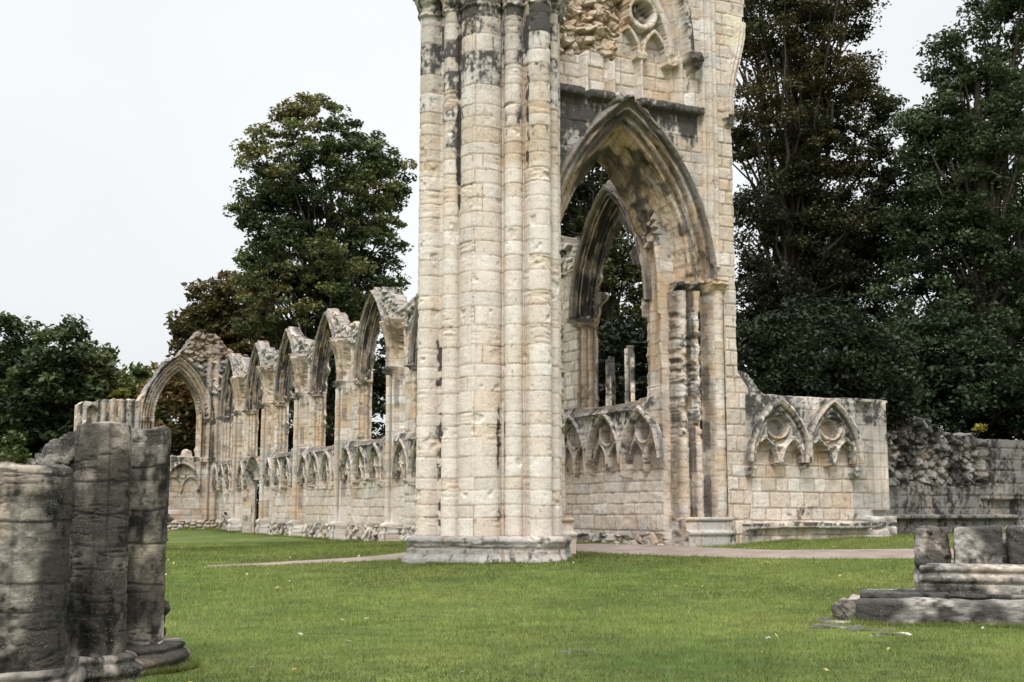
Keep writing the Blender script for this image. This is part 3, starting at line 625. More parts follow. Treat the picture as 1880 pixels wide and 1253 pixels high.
    # corbel / capital of the hood
    co = (np.abs(U - 16.95) < .20 - .5 * np.clip(12.45 - V, 0, .3)) & (V > 12.20) & (V < 12.62); D = np.where(co, .22 + .14 * roll(V, 12.45, .22) * np.sqrt(np.clip(1 - ((U - 16.95) / .22) ** 2, 0, 1)) + (N2 - .5) * .22, D); PID = np.where(co, 16, PID); soot = np.where(co, .62, soot)
    # tall vault shafts on the right
    x = U - 17.42; sh = (V > 7.4) & (np.abs(x) < .24)
    D = np.where(sh, .02 + np.maximum.reduce([.14 * roll(x, 0, .10), .09 * roll(x, -.17, .07), .09 * roll(x, .17, .07)]) * (1 - .45 * sst(10, 8, V)), D); PID = np.where(sh, 17, PID); soot = np.where(sh, -.25, soot); j = np.where(sh, 1 - sst(.006, .02, np.abs((V % .42) - .2)), j)
    # curved springing rib at the right edge
    edge = 18.12 + .42 * sst(11.5, 13.7, V) + .06 * (V > 13.9) + (N2 - .5) * .03 + np.where(V < 5.0, .32 * sst(5.0, 4.4, V), 0)
    rbx = U - (edge - .13); rbm = (V > 11.15) & (V < 13.7) & (np.abs(rbx) < .13); D = np.where(rbm, .05 + .12 * roll(rbx, 0, .13) + .04 * np.cos(rbx * 70), D); PID = np.where(rbm, 18, PID)
    cb = (V > 11.0) & (V < 11.25) & (U > edge - .2); D = np.where(cb, .12, D); PID = np.where(cb, 18, PID); soot = np.where(cb, .4, soot); edge = edge + .05 * cb
    soot = soot + .10 * sst(.5, .8, N1) + .22 * (V > 13.9) * (U > 17.7)
    B = np.full(U.shape, -1.5) + (N1 - .5) * .1; PID = np.where((PID >= 1) & (PID <= 4), 0, PID)
    hole = (e < 0) | ((V > zs + .09) & (e < .87)) | ((V < zs - .32) & (V > 1.44) & (e < 1.15))
    M = ~(cc(hole.astype(float)) > .5) & (cc((U < edge).astype(float)) > .5)
    col = stone(U, V, j, r1, r2, soot, och, gray, seed)
    col = mix(col, OCHRE * .95, .35 * rb)
    for x0, x1, z0, z1 in ((18.02, 18.6, 13.5, 13.95), (17.98, 18.55, 13.05, 13.4)):
        m = (U > x0) & (U < x1 - .04) & (V > z0) & (V < z1); col = np.where(m[..., None], np.array((.62, .56, .44)), col)
    def tint(u, v, d):
        # soffit stones: long blocks laid in rings, ochre with black crusts
        s_ = (v - np.abs(u - uc)) * .78; j, q1, q2 = ashlar(s_, -d * 1.3 + 2, 77, (.28, .36), (.34, .6), .016)
        f = fbm(d * 4, s_ * 3, 78); c = stone(s_, -d, j, q1, q2 + .12, .02 + .5 * sst(9.5, 10.2, v) * sst(.45, .6, f), .85, .1, 79)
        return mix(c, SOOT_SHADE * 1.3, sst(.50, .62, fbm(d * 1.6 + 3, s_ * 1.8, 80)) * .75 * (v > 7.2))
    parts = {0: ('wall_face', rt), 5: ('capital', rt), 6: ('capital', rt), 7: ('capital', rt), 8: ('respond_base', rt),
             9: ('string_course', rt), 10: ('window_arch', rt), 11: ('tracery', 10), 12: ('mullion', 10), 13: ('mullion', 10), 14: ('mullion', 10), 15: ('rubble_core', rt), 16: ('corbel', 10), 17: ('vault_shaft', rt), 18: ('vault_rib', rt)}
    relief(parts, U, V, D, B, M, PID[:-1, :-1], col, lambda u, v, d: np.stack([u, 24.3 - d, v], -1), nseg=12, rough=.04, seed=seed, tint=tint)
    fr = lambda u, v, d: np.stack([u, 24.3 - d, v], -1)
    up_ = profile([(.91, -.05), (.89, .10), (.82, .16), (.76, .08), (.73, -.03), ('r', 1, .08), (.60, -.06), (.585, -.16), ('r', 1, .05), (.45, -.16), (.44, -.27), (.36, -.29), (.33, -.40), (.0, -1.12), (-.10, -1.18), (-.13, -1.30), (-.10, -1.55)], .018)
    def cf(c, u, v, e_, d_, s_, p_):
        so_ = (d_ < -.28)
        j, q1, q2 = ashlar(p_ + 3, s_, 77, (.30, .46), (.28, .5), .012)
        k = stone(p_, s_, j, q1, q2 + .15, -.12, 1.2, .0, 79); k = mix(k, OCHRE * .85, .30); k = mix(k, SOOT_SHADE * 1.3, sst(.54, .64, fbm(d_ * 1.8 + 3, s_ * 1.6, 80)) * .8)
        c = np.where(so_[..., None], k, c); c = mix(c, SOOT_SHADE * 1.3, .8 * sst(8.6, 10.2, v) * sst(.40, .56, fbm(s_ * 1.5, p_ * 3, 81)) * (e_ < .75))
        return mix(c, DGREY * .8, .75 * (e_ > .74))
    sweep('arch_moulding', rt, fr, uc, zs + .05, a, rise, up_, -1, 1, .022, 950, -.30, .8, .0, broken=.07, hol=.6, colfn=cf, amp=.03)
    def arcp(c0, r, pj, d0): th_ = np.linspace(0, pi, 12); return [(c0 + r * cos(q), d0 + pj * sin(q)) for q in th_]
    lo_ = profile([(1.18, -.04), (1.15, -.10)] + arcp(.92, .225, .24, -.14) + [(.68, -.28), (.63, -.29)] + arcp(.51, .11, .13, -.30) + [(.37, -.34), (.35, -.42)] + arcp(.17, .155, .17, -.44) + [(.0, -.50), (.0, -1.5)], .018)
    def ero(v, e_, pl_):
        m = sst(3.0, 3.4, v) * sst(6.5, 6.2, v) * sst(.66, .62, e_); return -m * (.01 + .045 * sst(.38, .65, fbm(e_ * 6, v * 9, 42, 4)))
    def cj(c, u, v, e_, d_, s_, p_):
        m = sst(3.0, 3.4, v) * sst(6.5, 6.2, v) * sst(.66, .60, e_) * (d_ > -.7); c = mix(c, SOOT_SHADE * 1.2, m * sst(.52, .64, fbm(e_ * 7, v * 8, 43, 4)) * .75)
        g = (np.abs(e_ - .66) < .05) | (np.abs(e_ - .36) < .06); return mix(c, SOOT_SHADE * 1.4, g * sst(.44, .62, fbm(v * 1.5, e_ * 3, 44, 3)) * .7)  # occlusion shade painted into the gaps between respond shafts, with black streaks
    L_ = np.concatenate([[0], np.cumsum(np.hypot(*np.diff(lo_, axis=0).T))]); i1 = L_[np.argmin(np.abs(lo_[:, 0] - .66) + 9 * (lo_[:, 1] > -.24))]; i2 = L_[np.argmin(np.abs(lo_[:, 0] - .36) + 9 * (lo_[:, 1] > -.32))]
    for sd in (1, -1):
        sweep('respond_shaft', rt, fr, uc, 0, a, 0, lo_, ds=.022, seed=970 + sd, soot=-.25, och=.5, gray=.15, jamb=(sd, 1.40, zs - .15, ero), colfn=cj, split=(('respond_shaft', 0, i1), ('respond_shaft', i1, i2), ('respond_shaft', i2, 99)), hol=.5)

def transept():
    rt = root('arcaded_low_wall', 'low pale stone wall carved with two blind pointed arches, right of the big pointed arch', 'low wall', (20.5, 24.6, .8))
    rootfallback[0] = rt; seed = 1300
    U, V = gridcoords(18.15, 23.0, .55, 5.0, .019)
    j, r1, r2 = ashlar(U, V, seed, (.28, .40), (.3, .62)); N1 = fbm(U * 2, V * 2, seed + 31); N2 = fbm(U * 9, V * 9, seed + 32, 3)
    D = (N1 - .5) * .03 + (r1 - .5) * .018 - j * .02 + (N2 - .5) * .02 - .05
    PID = np.zeros(U.shape, int); soot = np.full(U.shape, -.32); och = np.full(U.shape, .2); gray = np.where(U > 21.6, .7, .15) + 0 * U
    top = (V > 3.0) & (V < 5); D = np.where(V > 4.36, D, D)
    gr = (V > 2.6) ; D = np.where(gr & (U > 18.25) & (U < 21.75), D + .0, D)
    soot = np.where((V > 3.0 + .6 * N1), -.12 + .42 * sst(3.0, 4.2, V), soot); gray = np.where(V > 3.3, 1.1, gray)
    A = np.full(U.shape, -9.); who = np.full(U.shape, -1); hol = np.zeros(U.shape)
    for k, c in enumerate((19.17, 20.80)):
        a = .86; e = arch_e(U, V, c, 2.72, a, 1.50); m = np.abs(U - c) <= .835
        d = np.where(e > -.05, .10 * 1.0, 0.0)
        o2 = (e <= -.05) & (e > -.20); d = np.where(o2, .09 + .06 * roll(e, -.12, .06), d); ins = e <= -.20
        d = np.where(ins, .05, d); rc = np.hypot(U - c, V - 3.52); jag = (fbm(U * 4, V * 4, seed + k, 3) - .5) * .12
        d = np.where(ins & (rc > .33), np.maximum(d, .13 * roll(rc, .39, .06)), d)
        d = np.where((rc < .35), np.where(rc > .27, .02, -.10), d); hol = np.where(rc < .33, 1, hol)
        for s_ in (-1, 1):
            ea = arch_e(U, V, c + s_ * .43, 2.75, .33, .55); lm = (V < 3.4) & (rc > .40)
            d = np.where(ins & lm & (ea > 0) & (ea < .09), .15, d); d = np.where(lm & (ea + jag * .35 < 0), -.05, d); hol = np.where(lm & (ea < 0), .5, hol)
        cut = 2.62 + .12 * np.abs(((U - c) / .86)) ** 8 * -1.5 + (fbm(U * 4.2, U * 0 + k, seed + 3, 3) - .5) * .22
        d = np.where(V < np.where((e > -.2) & (np.abs(U - c) > .55), 2.62, cut + .12), -9, d)
        A = np.where(m, d, A); who = np.where(m & (d > -5), k, who)
    am = (who >= 0) & (V < 4.37)
    D = np.where(am, A * 1.55 + (N1 - .5) * .04 + (N2 - .5) * .03 - .01 * j, D); PID = np.where(am, 20 + who, PID); soot = np.where(am & (A > .05), .18 + .2 * sst(3.2, 4.2, V), soot); soot = np.where(am & (hol > 0), -.4, soot); och = np.where(am & (hol > 0), .9, och)
    # stop heads at both ends
    for cx in (18.36, 21.60):
        m = (np.abs(U - cx) < .13 - .3 * np.clip(2.55 - V, 0, .3)) & (V > 2.40) & (V < 2.66); D = np.where(m, .16 + (N2 - .5) * .05 + .04 * (V > 2.58), D); PID = np.where(m, 20 + (cx > 20), PID); soot = np.where(m, .3, soot)
    sk = (V < 1.22); D = np.where(sk, D + .14 - .03 * np.cos(U * 13), D); lip = np.abs(V - 1.24 - .02 * np.sin(U * 2)) < .07; D = np.where(lip & (U < 21.9), .22 + .05 * roll(V, 1.24, .09) + (N2 - .5) * .06, D); PID = np.where((sk | lip) & (U < 21.9), 2, PID)
    soot = np.where(lip, .34, soot); gray = np.where(sk, .6, gray); soot = np.where(sk, -.05, soot)
    soot = soot + .55 * np.exp(-((U - 19.9) / .6) ** 2 - ((V - 1.5) / .22) ** 2) + .5 * np.exp(-((U - 21.6) / .4) ** 2 - ((V - 1.45) / .15) ** 2)
    x = U - 22.42; pm = (np.abs(x) < .24) & (V > 1.6); D = np.where(pm, .10 + .07 * roll(x, .12, .09) + .06 * roll(x, -.1, .08), D); PID = np.where(pm, 3, PID)
    rk = (U > 22.0) & (V < 1.45); f1, f2, ri = worley(U, V, .5, .3, 9); D = np.where(rk, .10 + .12 * sst(0, .4, f2 - f1), D)
    cop = (V > 4.30) & (V < 4.42); D = np.where(cop & (U > 21.3), .12, D); soot = np.where(V > 4.25, .3, soot)
    head = 4.40 + (fbm(U * 3, U * 0, seed + 5, 3) - .5) * .05 + .55 * sst(19.0, 18.3, U) - 5 * (U > 22.70 + .06 * (V < 2) + (N2 - .5) * .03)
    M = cc((V < head).astype(float)) > .5
    col = stone(U, V, j, r1, r2, soot, och, gray, seed)
    B = np.full(U.shape, -.85)
    parts = {0: ('wall_face', rt), 20: ('blind_arch', rt), 21: ('blind_arch', rt), 2: ('bench_plinth', rt), 3: ('pilaster', rt)}
    fr = lambda u, v, d: np.stack([u, 24.3 - d, v], -1)
    ob = relief(parts, U, V, D, B, M, PID[:-1, :-1], col, fr, nseg=5, rough=.05, seed=seed)
    rings(lambda n: ob.get(20 + n, rt), fr, (19.17, 20.80), .85, 2.50, .20, seed + 300, ds=.022, rise=1.48, thick=1.35, soot=.12)

def rubble_wall():
    rt = root('rubble_wall', 'low dark wall of rough rubble with squared stone at its right end, behind the low ruin on the right', 'rubble wall', (27, 26.4, 1.0))
    rootfallback[0] = rt; seed = 1500
    U, V = gridcoords(22.4, 32.5, .6, 4.6, .028)
    j, r1, r2 = ashlar(U, V, seed, (.30, .36), (.4, .8)); N1 = fbm(U * 2, V * 2, seed + 31); N2 = fbm(U * 9, V * 9, seed + 32, 3)
    D = (N1 - .5) * .05 + (r1 - .5) * .03 - j * .025 + (N2 - .5) * .02
    f2, ri, fc = wor(U + .3 * N1, V + .2 * N1, .30, .16, seed); f1 = 0; rag = (fbm(U * .9, U * 0, seed + 2, 4) - .5)
    rb = (V > 2.25 + .3 * sst(27.5, 27.9, U) * 0 + rag * .2) & (U < 27.75 + (N1 - .5) * .8)
    D = np.where(rb, -.02 + fc + (N1 - .5) * .35 + (N2 - .5) * .06, D); j = np.where(rb, .8 * (1 - sst(.02, .2, f2 - f1)), j); r1 = np.where(rb, ri, r1)
    D = np.where(V < 1.42, D + .12, D); lip = np.abs(V - 1.42) < .06; D = np.where(lip & (U < 28.9), .28, D)
    soot = np.where(rb, .22, .12) + .1 * N1; PID = np.where(rb, 1, np.where(V < 1.48, 2, 0))
    D = np.where((U > 27.75) & (V > 1.9), D + .15, D)
    col = stone(U, V, j, r1, r2, soot, -.2, 1.3, seed) * .48
    head = np.where(U < 27.7, 3.72 + rag * .7 + .35 * np.exp(-((U - 25.6) / .6) ** 2), 3.62) + (N2 - .5) * .08
    M = cc((V < head).astype(float)) > .5
    relief({0: ('ashlar_face', rt), 1: ('rubble_core', rt), 2: ('plinth', rt)}, U, V, D, np.full(U.shape, -.9), M, PID[:-1, :-1], col, lambda u, v, d: np.stack([u, 26.0 - d, v], -1), nseg=5, rough=.12, seed=seed, tint=lambda u, v, d: stone(u * 2, d * 2, 0 * u, vn(u * 4, d * 4, 3), vn(u * 3, d * 3, 4), .2, -.2, 1.3, 5) * .5)

def end_wall():
    rt = root('end_wall', 'far ruined wall with one open pointed arch under a heap of ragged rubble, at the end of the aisle wall', 'ruined wall', (13, 71, .5))
    rootfallback[0] = rt; seed = 1700
    U, V = gridcoords(8.9, 18.6, .3, 12.8, .045)
    j, r1, r2 = ashlar(U, V, seed); N1 = fbm(U * 1.6, V * 1.6, seed + 31); N2 = fbm(U * 6, V * 6, seed + 32, 3)
    D = (N1 - .5) * .06 + (r1 - .5) * .03 - j * .02
    PID = np.zeros(U.shape, int); soot = np.full(U.shape, -.1); och = np.full(U.shape, .5); gray = np.full(U.shape, .3)
    uc = 14.25; zs = 6.68; e = arch_e(U, V, uc, zs, 1.32, 2.75)
    f2, ri, fc = wor(U, V, .42, .17, seed); f1 = 0; rb = (V > 7.9 + (N1 - .5)) & (e > .55)
    D = np.where(rb, .1 + fc * 1.3, D); j = np.where(rb, 1 - sst(.02, .2, f2 - f1), j); r1 = np.where(rb, ri, r1); soot = np.where(rb, .1, soot); PID = np.where(rb, 1, PID); gray = np.where(rb, 1, gray)
    o_ = (e > 0) & (e < .72) & (V > zs - 2.3); t = np.clip(e / .72, 0, 1)
    D = np.where(o_, -.6 + .68 * t + .07 * np.cos(t * 2 * pi * 4), D); PID = np.where(o_, 2, PID); soot = np.where(o_, -.1 + .3 * (e > .55) + .3 * (np.cos(t * 2 * pi * 4) < -.3), soot); och = np.where(o_, .7, och)
    cp = o_ & (np.abs(V - 6.62) < .14); D = np.where(cp, D + .16 + (N2 - .5) * .1, D); PID = np.where(cp, 3, PID); soot = np.where(cp, .4, soot)
    # panelled stub wall at the left
    pn = (U < 12.2) & (V > 5.9); x = (U * 2.2) % 1; D = np.where(pn & (U > 10.0), D + .16 * roll(x, .5, .28), D); soot = np.where(pn, .1 + .4 * (np.abs(x - .5) > .33), soot); gray = np.where(pn, .9, gray)
    ni = arch_e(U, V, 9.65, 6.9, .28, .35); D = np.where((ni < 0) & (V > 5.9), -.45, D)
    sill = (np.abs(V - 4.42) < .14) & (e < .9); D = np.where(sill, .2 + (N2 - .5) * .1, D); PID = np.where(sill, 4, PID); soot = np.where(sill, .35, soot)
    A, who, hol = arcade(U, V, [12.1, 14.55], a=.98, zf=2.75, seed=seed + 50)
    am = (A > -5) & (V < 4.3); D = np.where(am, A, D); PID = np.where(am, 20 + who, PID); soot = np.where(am, .12 - .3 * hol, soot)
    nd = np.abs(U - 16.1) ; sh = (V < 11) & (((U - 15.75) % .42 < .3) & (U > 15.7) & (U < 16.5)); D = np.where(sh & (e > .3), np.maximum(D, .14 * roll((U - 15.75) % .42, .15, .15) + .05), D)
    f1, f2, ri = worley(U, V, .36, .2, seed + 5); fo = V < 1.05; D = np.where(fo, .15 * sst(0, .35, f2 - f1), D); j = np.where(fo, 1 - sst(.02, .18, f2 - f1), j)
    rag = (fbm(U * 1.2, U * 0, seed + 7, 4) - .5)
    head = np.interp(U, [8.9, 9.1, 10, 12.0, 12.4, 13.2, 13.5, 14.0, 14.3, 15.2, 16.0, 17.0, 18.6], [7.2, 7.4, 7.6, 7.7, 8.3, 9.4, 9.8, 10.1, 10.7, 11.6, 11.6, 10.8, 10.0]) + rag * .7 + (N2 - .5) * .3
    hole = (e < 0) & (V > 4.5) & ~((V > 4.5) & (V < 4.9) & (np.abs(U - 14.9) < .12))
    hole |= arch_e(U, V, 16.05 - .35, 6.0, .16, .25) * (V > 4.8) < -.02 * (V > 4.8) if False else False
    M = cc((V < head).astype(float)) > .5; M &= ~(cc(hole.astype(float)) > .5)
    col = stone(U, V, j, r1, r2, soot, och, gray, seed) * .86
    col = mix(col, BROWN * .8, .55 * rb * sst(9.6, 10.6, V))
    red = np.exp(-((U - 14.4) / 1.0) ** 2 - ((V - 1.35) / .28) ** 2); col = mix(col, np.array((.36, .13, .08)), .7 * red * sst(.4, .6, N1)); col = mix(col, np.array((.62, .58, .55)), .8 * np.exp(-((U - 13.9) / .7) ** 2 - ((V - 1.5) / .18) ** 2))
    parts = {0: ('wall_face', rt), 1: ('rubble_core', rt), 2: ('window_arch', rt), 3: ('capital', 2), 4: ('sill', rt), 20: ('blind_arch', rt), 21: ('blind_arch', rt)}
    B = np.full(U.shape, -1.4)
    relief(parts, U, V, D, B, M, PID[:-1, :-1], col, lambda u, v, d: np.stack([u, 70.6 - d, v], -1), nseg=6, rough=.1, seed=seed)

# ------------------------------------------------------------------ clustered pier
def pier():
    PX, PY = 12.0, 24.85
    rt = root('clustered_pier', 'tall clustered pier of pale limestone drums on a worn grey moulded base', 'pier', (PX, PY, .4))
    C = [(-1.70, .03, .22), (-1.36, -.46, .19), (-.80, -.80, .47), (-.30, -1.36, .20), (.12, -1.74, .25), (.60, -1.40, .16), (.84, -.92, .22), (1.08, -.34, .22), (1.2, .3, .22), (.8, .9, .35), (.2, 1.5, .22), (-.5, 1.3, .25), (-.95, .95, .42), (-1.42, .48, .19)]
    C = np.array(C); P = C[:, :2]
    n0 = 7200; th = np.linspace(-pi, pi, n0, endpoint=False); dx, dy = np.cos(th), np.sin(th)
    best = np.zeros(n0); who = np.full(n0, -1)
    for i in range(len(P)):                                     # core polygon through the shaft centres
        a = P[i] * .97; b = P[(i + 1) % len(P)] * .97; dn = dx * (b[1] - a[1]) - dy * (b[0] - a[0])
        with np.errstate(all='ignore'):
            s = (a[0] * (b[1] - a[1]) - a[1] * (b[0] - a[0])) / dn; q = (s * dx - a[0]) * (b[0] - a[0]) + (s * dy - a[1]) * (b[1] - a[1])
        L2 = ((b - a) ** 2).sum(); ok = (s > 0) & (q >= -1e-9) & (q <= L2 + 1e-9); best = np.where(ok & (s > best), s, best)
    for k, (cx, cy, r) in enumerate(C):
        bq = cx * dx + cy * dy; disc = bq * bq - (cx * cx + cy * cy - r * r); s = bq + np.sqrt(np.clip(disc, 0, None)); ok = (disc > 0) & (s > best)
        best = np.where(ok, s, best); who = np.where(ok, k, who)
    X = best * dx; Y = best * dy; ds = np.hypot(np.diff(X, append=X[0]), np.diff(Y, append=Y[0])); S = np.concatenate([[0], np.cumsum(ds)]); tot = S[-1]
    # finer sampling on the sides towards the lawn
    n = 760; ss = np.linspace(0, tot, n + 1)[:-1]
    xs = np.interp(ss, S, np.append(X, X[0])); ys = np.interp(ss, S, np.append(Y, Y[0])); ws = who[np.clip(np.searchsorted(S, ss) - 1, 0, n0 - 1)]
    nx_ = np.gradient(ys); ny_ = -np.gradient(xs); l = np.hypot(nx_, ny_) + 1e-9; nx_ /= l; ny_ /= l
    for _ in range(2):
        nx_ = (np.roll(nx_, 1) + nx_ + np.roll(nx_, -1)) / 3; ny_ = (np.roll(ny_, 1) + ny_ + np.roll(ny_, -1)) / 3
    z = np.arange(1.05, 15.2, .021); Sg, Z = np.meshgrid(ss, z); W = np.broadcast_to(ws, Sg.shape); seed = 2000
    # courses: shared beds, drums jointed once or twice per shaft
    rng = np.random.RandomState(5); bd = np.concatenate([[1.05], 1.05 + np.cumsum(rng.choice([.26, .31, .34, .40, .44], 60))])
    zz = Z + (fbm(Sg * .7, Z * .7, 4, 2) - .5) * .03 + .03 * (hsh(W, W * 0, 3) - .5)
    ci = np.clip(np.searchsorted(bd, zz.ravel()) - 1, 0, 59).reshape(Z.shape)
    dv = np.minimum(zz - bd[ci], bd[ci + 1] - zz)
    cen = np.zeros(n); half = np.zeros(n)
    du = np.full(Sg.shape, 9.0); side = np.zeros(Sg.shape)
    loc = np.zeros(n)
    for k, (cx, cy, r) in enumerate(C):
        m = ws == k; an = np.arctan2(ys[m] - cy, xs[m] - cx) - math.atan2(cy, cx); loc[m] = ((an + pi) % (2 * pi) - pi) * r
    big = np.isin(ws, [2, 9, 12]); lg = np.broadcast_to(loc, Sg.shape)
    jt = np.where(ci % 2 == 0, .02, .03) + np.where(hsh(ci, ci * 0, 9) > .7, .16, 0) - np.where(hsh(ci, ci * 0, 10) > .8, .18, 0)
    du = np.where(np.broadcast_to(big, Sg.shape) & (hsh(ci, ci * 0, 11) > .25), np.abs(lg - jt), du); side = (lg > jt) * 1.0 * big
    gw = .003 + .010 * fbm(Sg * 3, Z * 3, 12, 2) ** 2 * 2
    j = 1 - sst(gw * .6, gw * 2.2 + .006, np.minimum(dv, du))
    r1 = hsh(ci, W * 3 + side.astype(int), 21); r2 = hsh(ci, W * 3 + side.astype(int), 22)
    N1 = fbm(Sg * 2, Z * 2, seed); N2 = fbm(Sg * 9, Z * 11, seed + 1, 4)
    flake = sst(.55, .95, r2) * sst(.42, .6, N1)
    D = (r1 - .5) * .009 + (N1 - .5) * .012 + (N2 - .5) * .012 - j * .008 - flake * .018 * sst(.45, .6, fbm(Sg * 2.5, Z * 17, seed + 3, 4))
    D -= .035 * sst(.72, .82, fbm(Sg * 2.6, Z * 3.1, seed + 4, 3))
    D = np.where(np.broadcast_to(ws == 2, D.shape), D + .035 * (np.abs(lg) < .045), D)      # fillet on the main shaft
    rc = (W < 0)
    soot = np.full(D.shape, -.36) + .16 * (N1 - .4) + .52 * sst(7.5, 11.5, Z) * sst(.35, .75, hsh(ci, W + 50, 23)) + .30 * sst(10.0, 13.2, Z)
    soot += np.where(np.isin(W, [1, 3, 4]), .14 * sst(4.5, 9, Z), 0)
    # black streaks in two of the hollows
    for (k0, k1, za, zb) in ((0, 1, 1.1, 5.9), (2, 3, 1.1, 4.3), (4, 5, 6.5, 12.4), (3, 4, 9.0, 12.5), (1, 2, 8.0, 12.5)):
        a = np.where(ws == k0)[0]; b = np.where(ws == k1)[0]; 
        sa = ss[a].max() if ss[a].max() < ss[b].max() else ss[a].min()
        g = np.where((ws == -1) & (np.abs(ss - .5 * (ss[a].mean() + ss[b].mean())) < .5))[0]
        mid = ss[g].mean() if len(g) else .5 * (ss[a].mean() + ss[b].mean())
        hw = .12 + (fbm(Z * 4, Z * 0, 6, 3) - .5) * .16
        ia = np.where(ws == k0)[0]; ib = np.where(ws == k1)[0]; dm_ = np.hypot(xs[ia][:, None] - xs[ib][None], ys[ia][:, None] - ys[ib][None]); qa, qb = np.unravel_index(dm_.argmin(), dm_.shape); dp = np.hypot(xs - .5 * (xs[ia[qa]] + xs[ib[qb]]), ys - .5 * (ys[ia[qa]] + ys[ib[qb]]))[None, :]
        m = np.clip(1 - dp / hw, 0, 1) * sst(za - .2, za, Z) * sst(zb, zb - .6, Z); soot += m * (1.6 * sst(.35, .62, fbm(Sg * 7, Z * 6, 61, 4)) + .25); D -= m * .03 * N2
    och = np.where(rc, .9, .25); 
    # carved capitals near the top
    zc0, zc1 = 12.55, 13.05
    q = np.clip((Z - zc0) / (zc1 - zc0), 0, 1); inc = (Z > zc0) & (Z < zc1)
    D = np.where(inc, D + .17 * q ** 1.5 + .07 * (fbm(Sg * 9, Z * 8, 31, 3) - .5) * 2 + .04 * roll(Z, zc0 + .03, .04), D)
    D = np.where((Z >= zc1) & (Z < zc1 + .14), D + .22, D); soot = np.where(inc, .32, soot); soot = np.where((Z >= zc1) & (Z < zc1 + .14), .2, soot)
    col = stone(Sg, Z, j, r1, r2, soot, och, .1 + .6 * sst(9, 13, Z), seed)
    col = np.where((Z < 10)[..., None], mix(col, col * np.array((1.0, .98, .93)), .5), col)
    col = np.where((Z < 9)[..., None], mix(col, WHITE * 1.04, .42 * (1 - sst(.0, .5, soot + .1)) * (col.mean(-1) > .30)), col)
    fx = PX + xs + nx_ * D; fy = PY + ys + ny_ * D
    Vt = np.stack([fx, fy, Z], -1); nz = len(z); idx = np.arange(nz * n).reshape(nz, n)
    F = np.stack([idx[:-1], np.roll(idx, -1, 1)[:-1], np.roll(idx, -1, 1)[1:], idx[1:]], -1)
    cell_z = z[:-1][:, None]; Wc = np.broadcast_to(ws, F.shape[:2])
    iscap = (cell_z > zc0) & (cell_z < zc1 + .14) & np.ones(F.shape[:2], bool)
    Vf = Vt.reshape(-1, 3); Cf = col.reshape(-1, 3)
    def emit(name, sel, par):
        f = F[sel]
        if not len(f): return None
        us = np.unique(f); mp = np.full(len(Vf), -1); mp[us] = np.arange(len(us)); return mk(name, Vf[us], mp[f], M_ST, par, Cf[us])
    emit('core', (Wc < 0) & ~iscap, rt)
    for k in range(len(C)):
        s_ = emit('shaft', (Wc == k) & ~iscap, rt)
        if s_: emit('capital', (Wc == k) & iscap, s_)
    emit('abacus', (Wc < 0) & iscap, rt)
    a = Acc(); top = Vt[-1]; cn = top.mean(0); V2 = np.concatenate([top, [cn]]); i = np.arange(0, n, 2)
    a.add(V2, np.stack([i, (i + 1) % n, (i + 2) % n, np.full(len(i), n)], -1), CREAM); a.out('bed_face', M_ST, rt)
    # moulded base: eased outline set out from the shafts
    m = 560; tb = np.linspace(-pi, pi, m, endpoint=False); rb = np.interp(tb, th, best)
    wnd = 14; rm = np.max(np.stack([np.roll(rb, k) for k in range(-wnd, wnd + 1)]), 0)
    for _ in range(40): rm = (np.roll(rm, 1) + rm + np.roll(rm, -1)) / 3
    ro = np.maximum(rm + .0, rb + .02)
    zb = np.concatenate([np.arange(.1, 1.07, .018), np.full(8, 1.07)]); 
    prof = np.interp(zb, [.1, .50, .60, .66, .70, .90, .93, .97, 1.03, 1.07], [.25, .25, .22, .16, .13, .12, .14, .17, .15, .05])
    TH, ZB = np.meshgrid(tb, zb); RO = ro + prof[:, None]; sh = ro.copy()
    SS = TH * 1.9; j, r1, r2 = ashlar(SS, ZB + 1, 88, (.38, .46), (.7, 1.3), .016)
    N1 = fbm(SS * 2, ZB * 3, 90); N2 = fbm(SS * 8, ZB * 14, 91, 4); RO = RO + (N1 - .5) * .06 + (N2 - .5) * .035 - j * .03 - .06 * sst(.6, .75, fbm(SS * 1.6, ZB * 4, 92, 3)) * (ZB > .85)
    for q_, zi in enumerate(range(len(zb) - 8, len(zb))): RO[zi] = ro * (1 - q_ * .1) - .03; ZB[zi] = 1.075 - .002 * q_ + (N2[zi] - .5) * .01
    col = stone(SS, ZB, j, r1, r2, .0 + .3 * (N1 - .5), -.3, 1.2, 93) * .66
    Vb = np.stack([PX + RO * np.cos(TH), PY + RO * np.sin(TH), ZB], -1); ii = np.arange(Vb.shape[0] * m).reshape(-1, m)
    Fb = np.stack([ii[:-1], np.roll(ii, -1, 1)[:-1], np.roll(ii, -1, 1)[1:], ii[1:]], -1)
    mk('moulded_base', Vb, Fb.reshape(-1, 4), M_ST, rt, col)
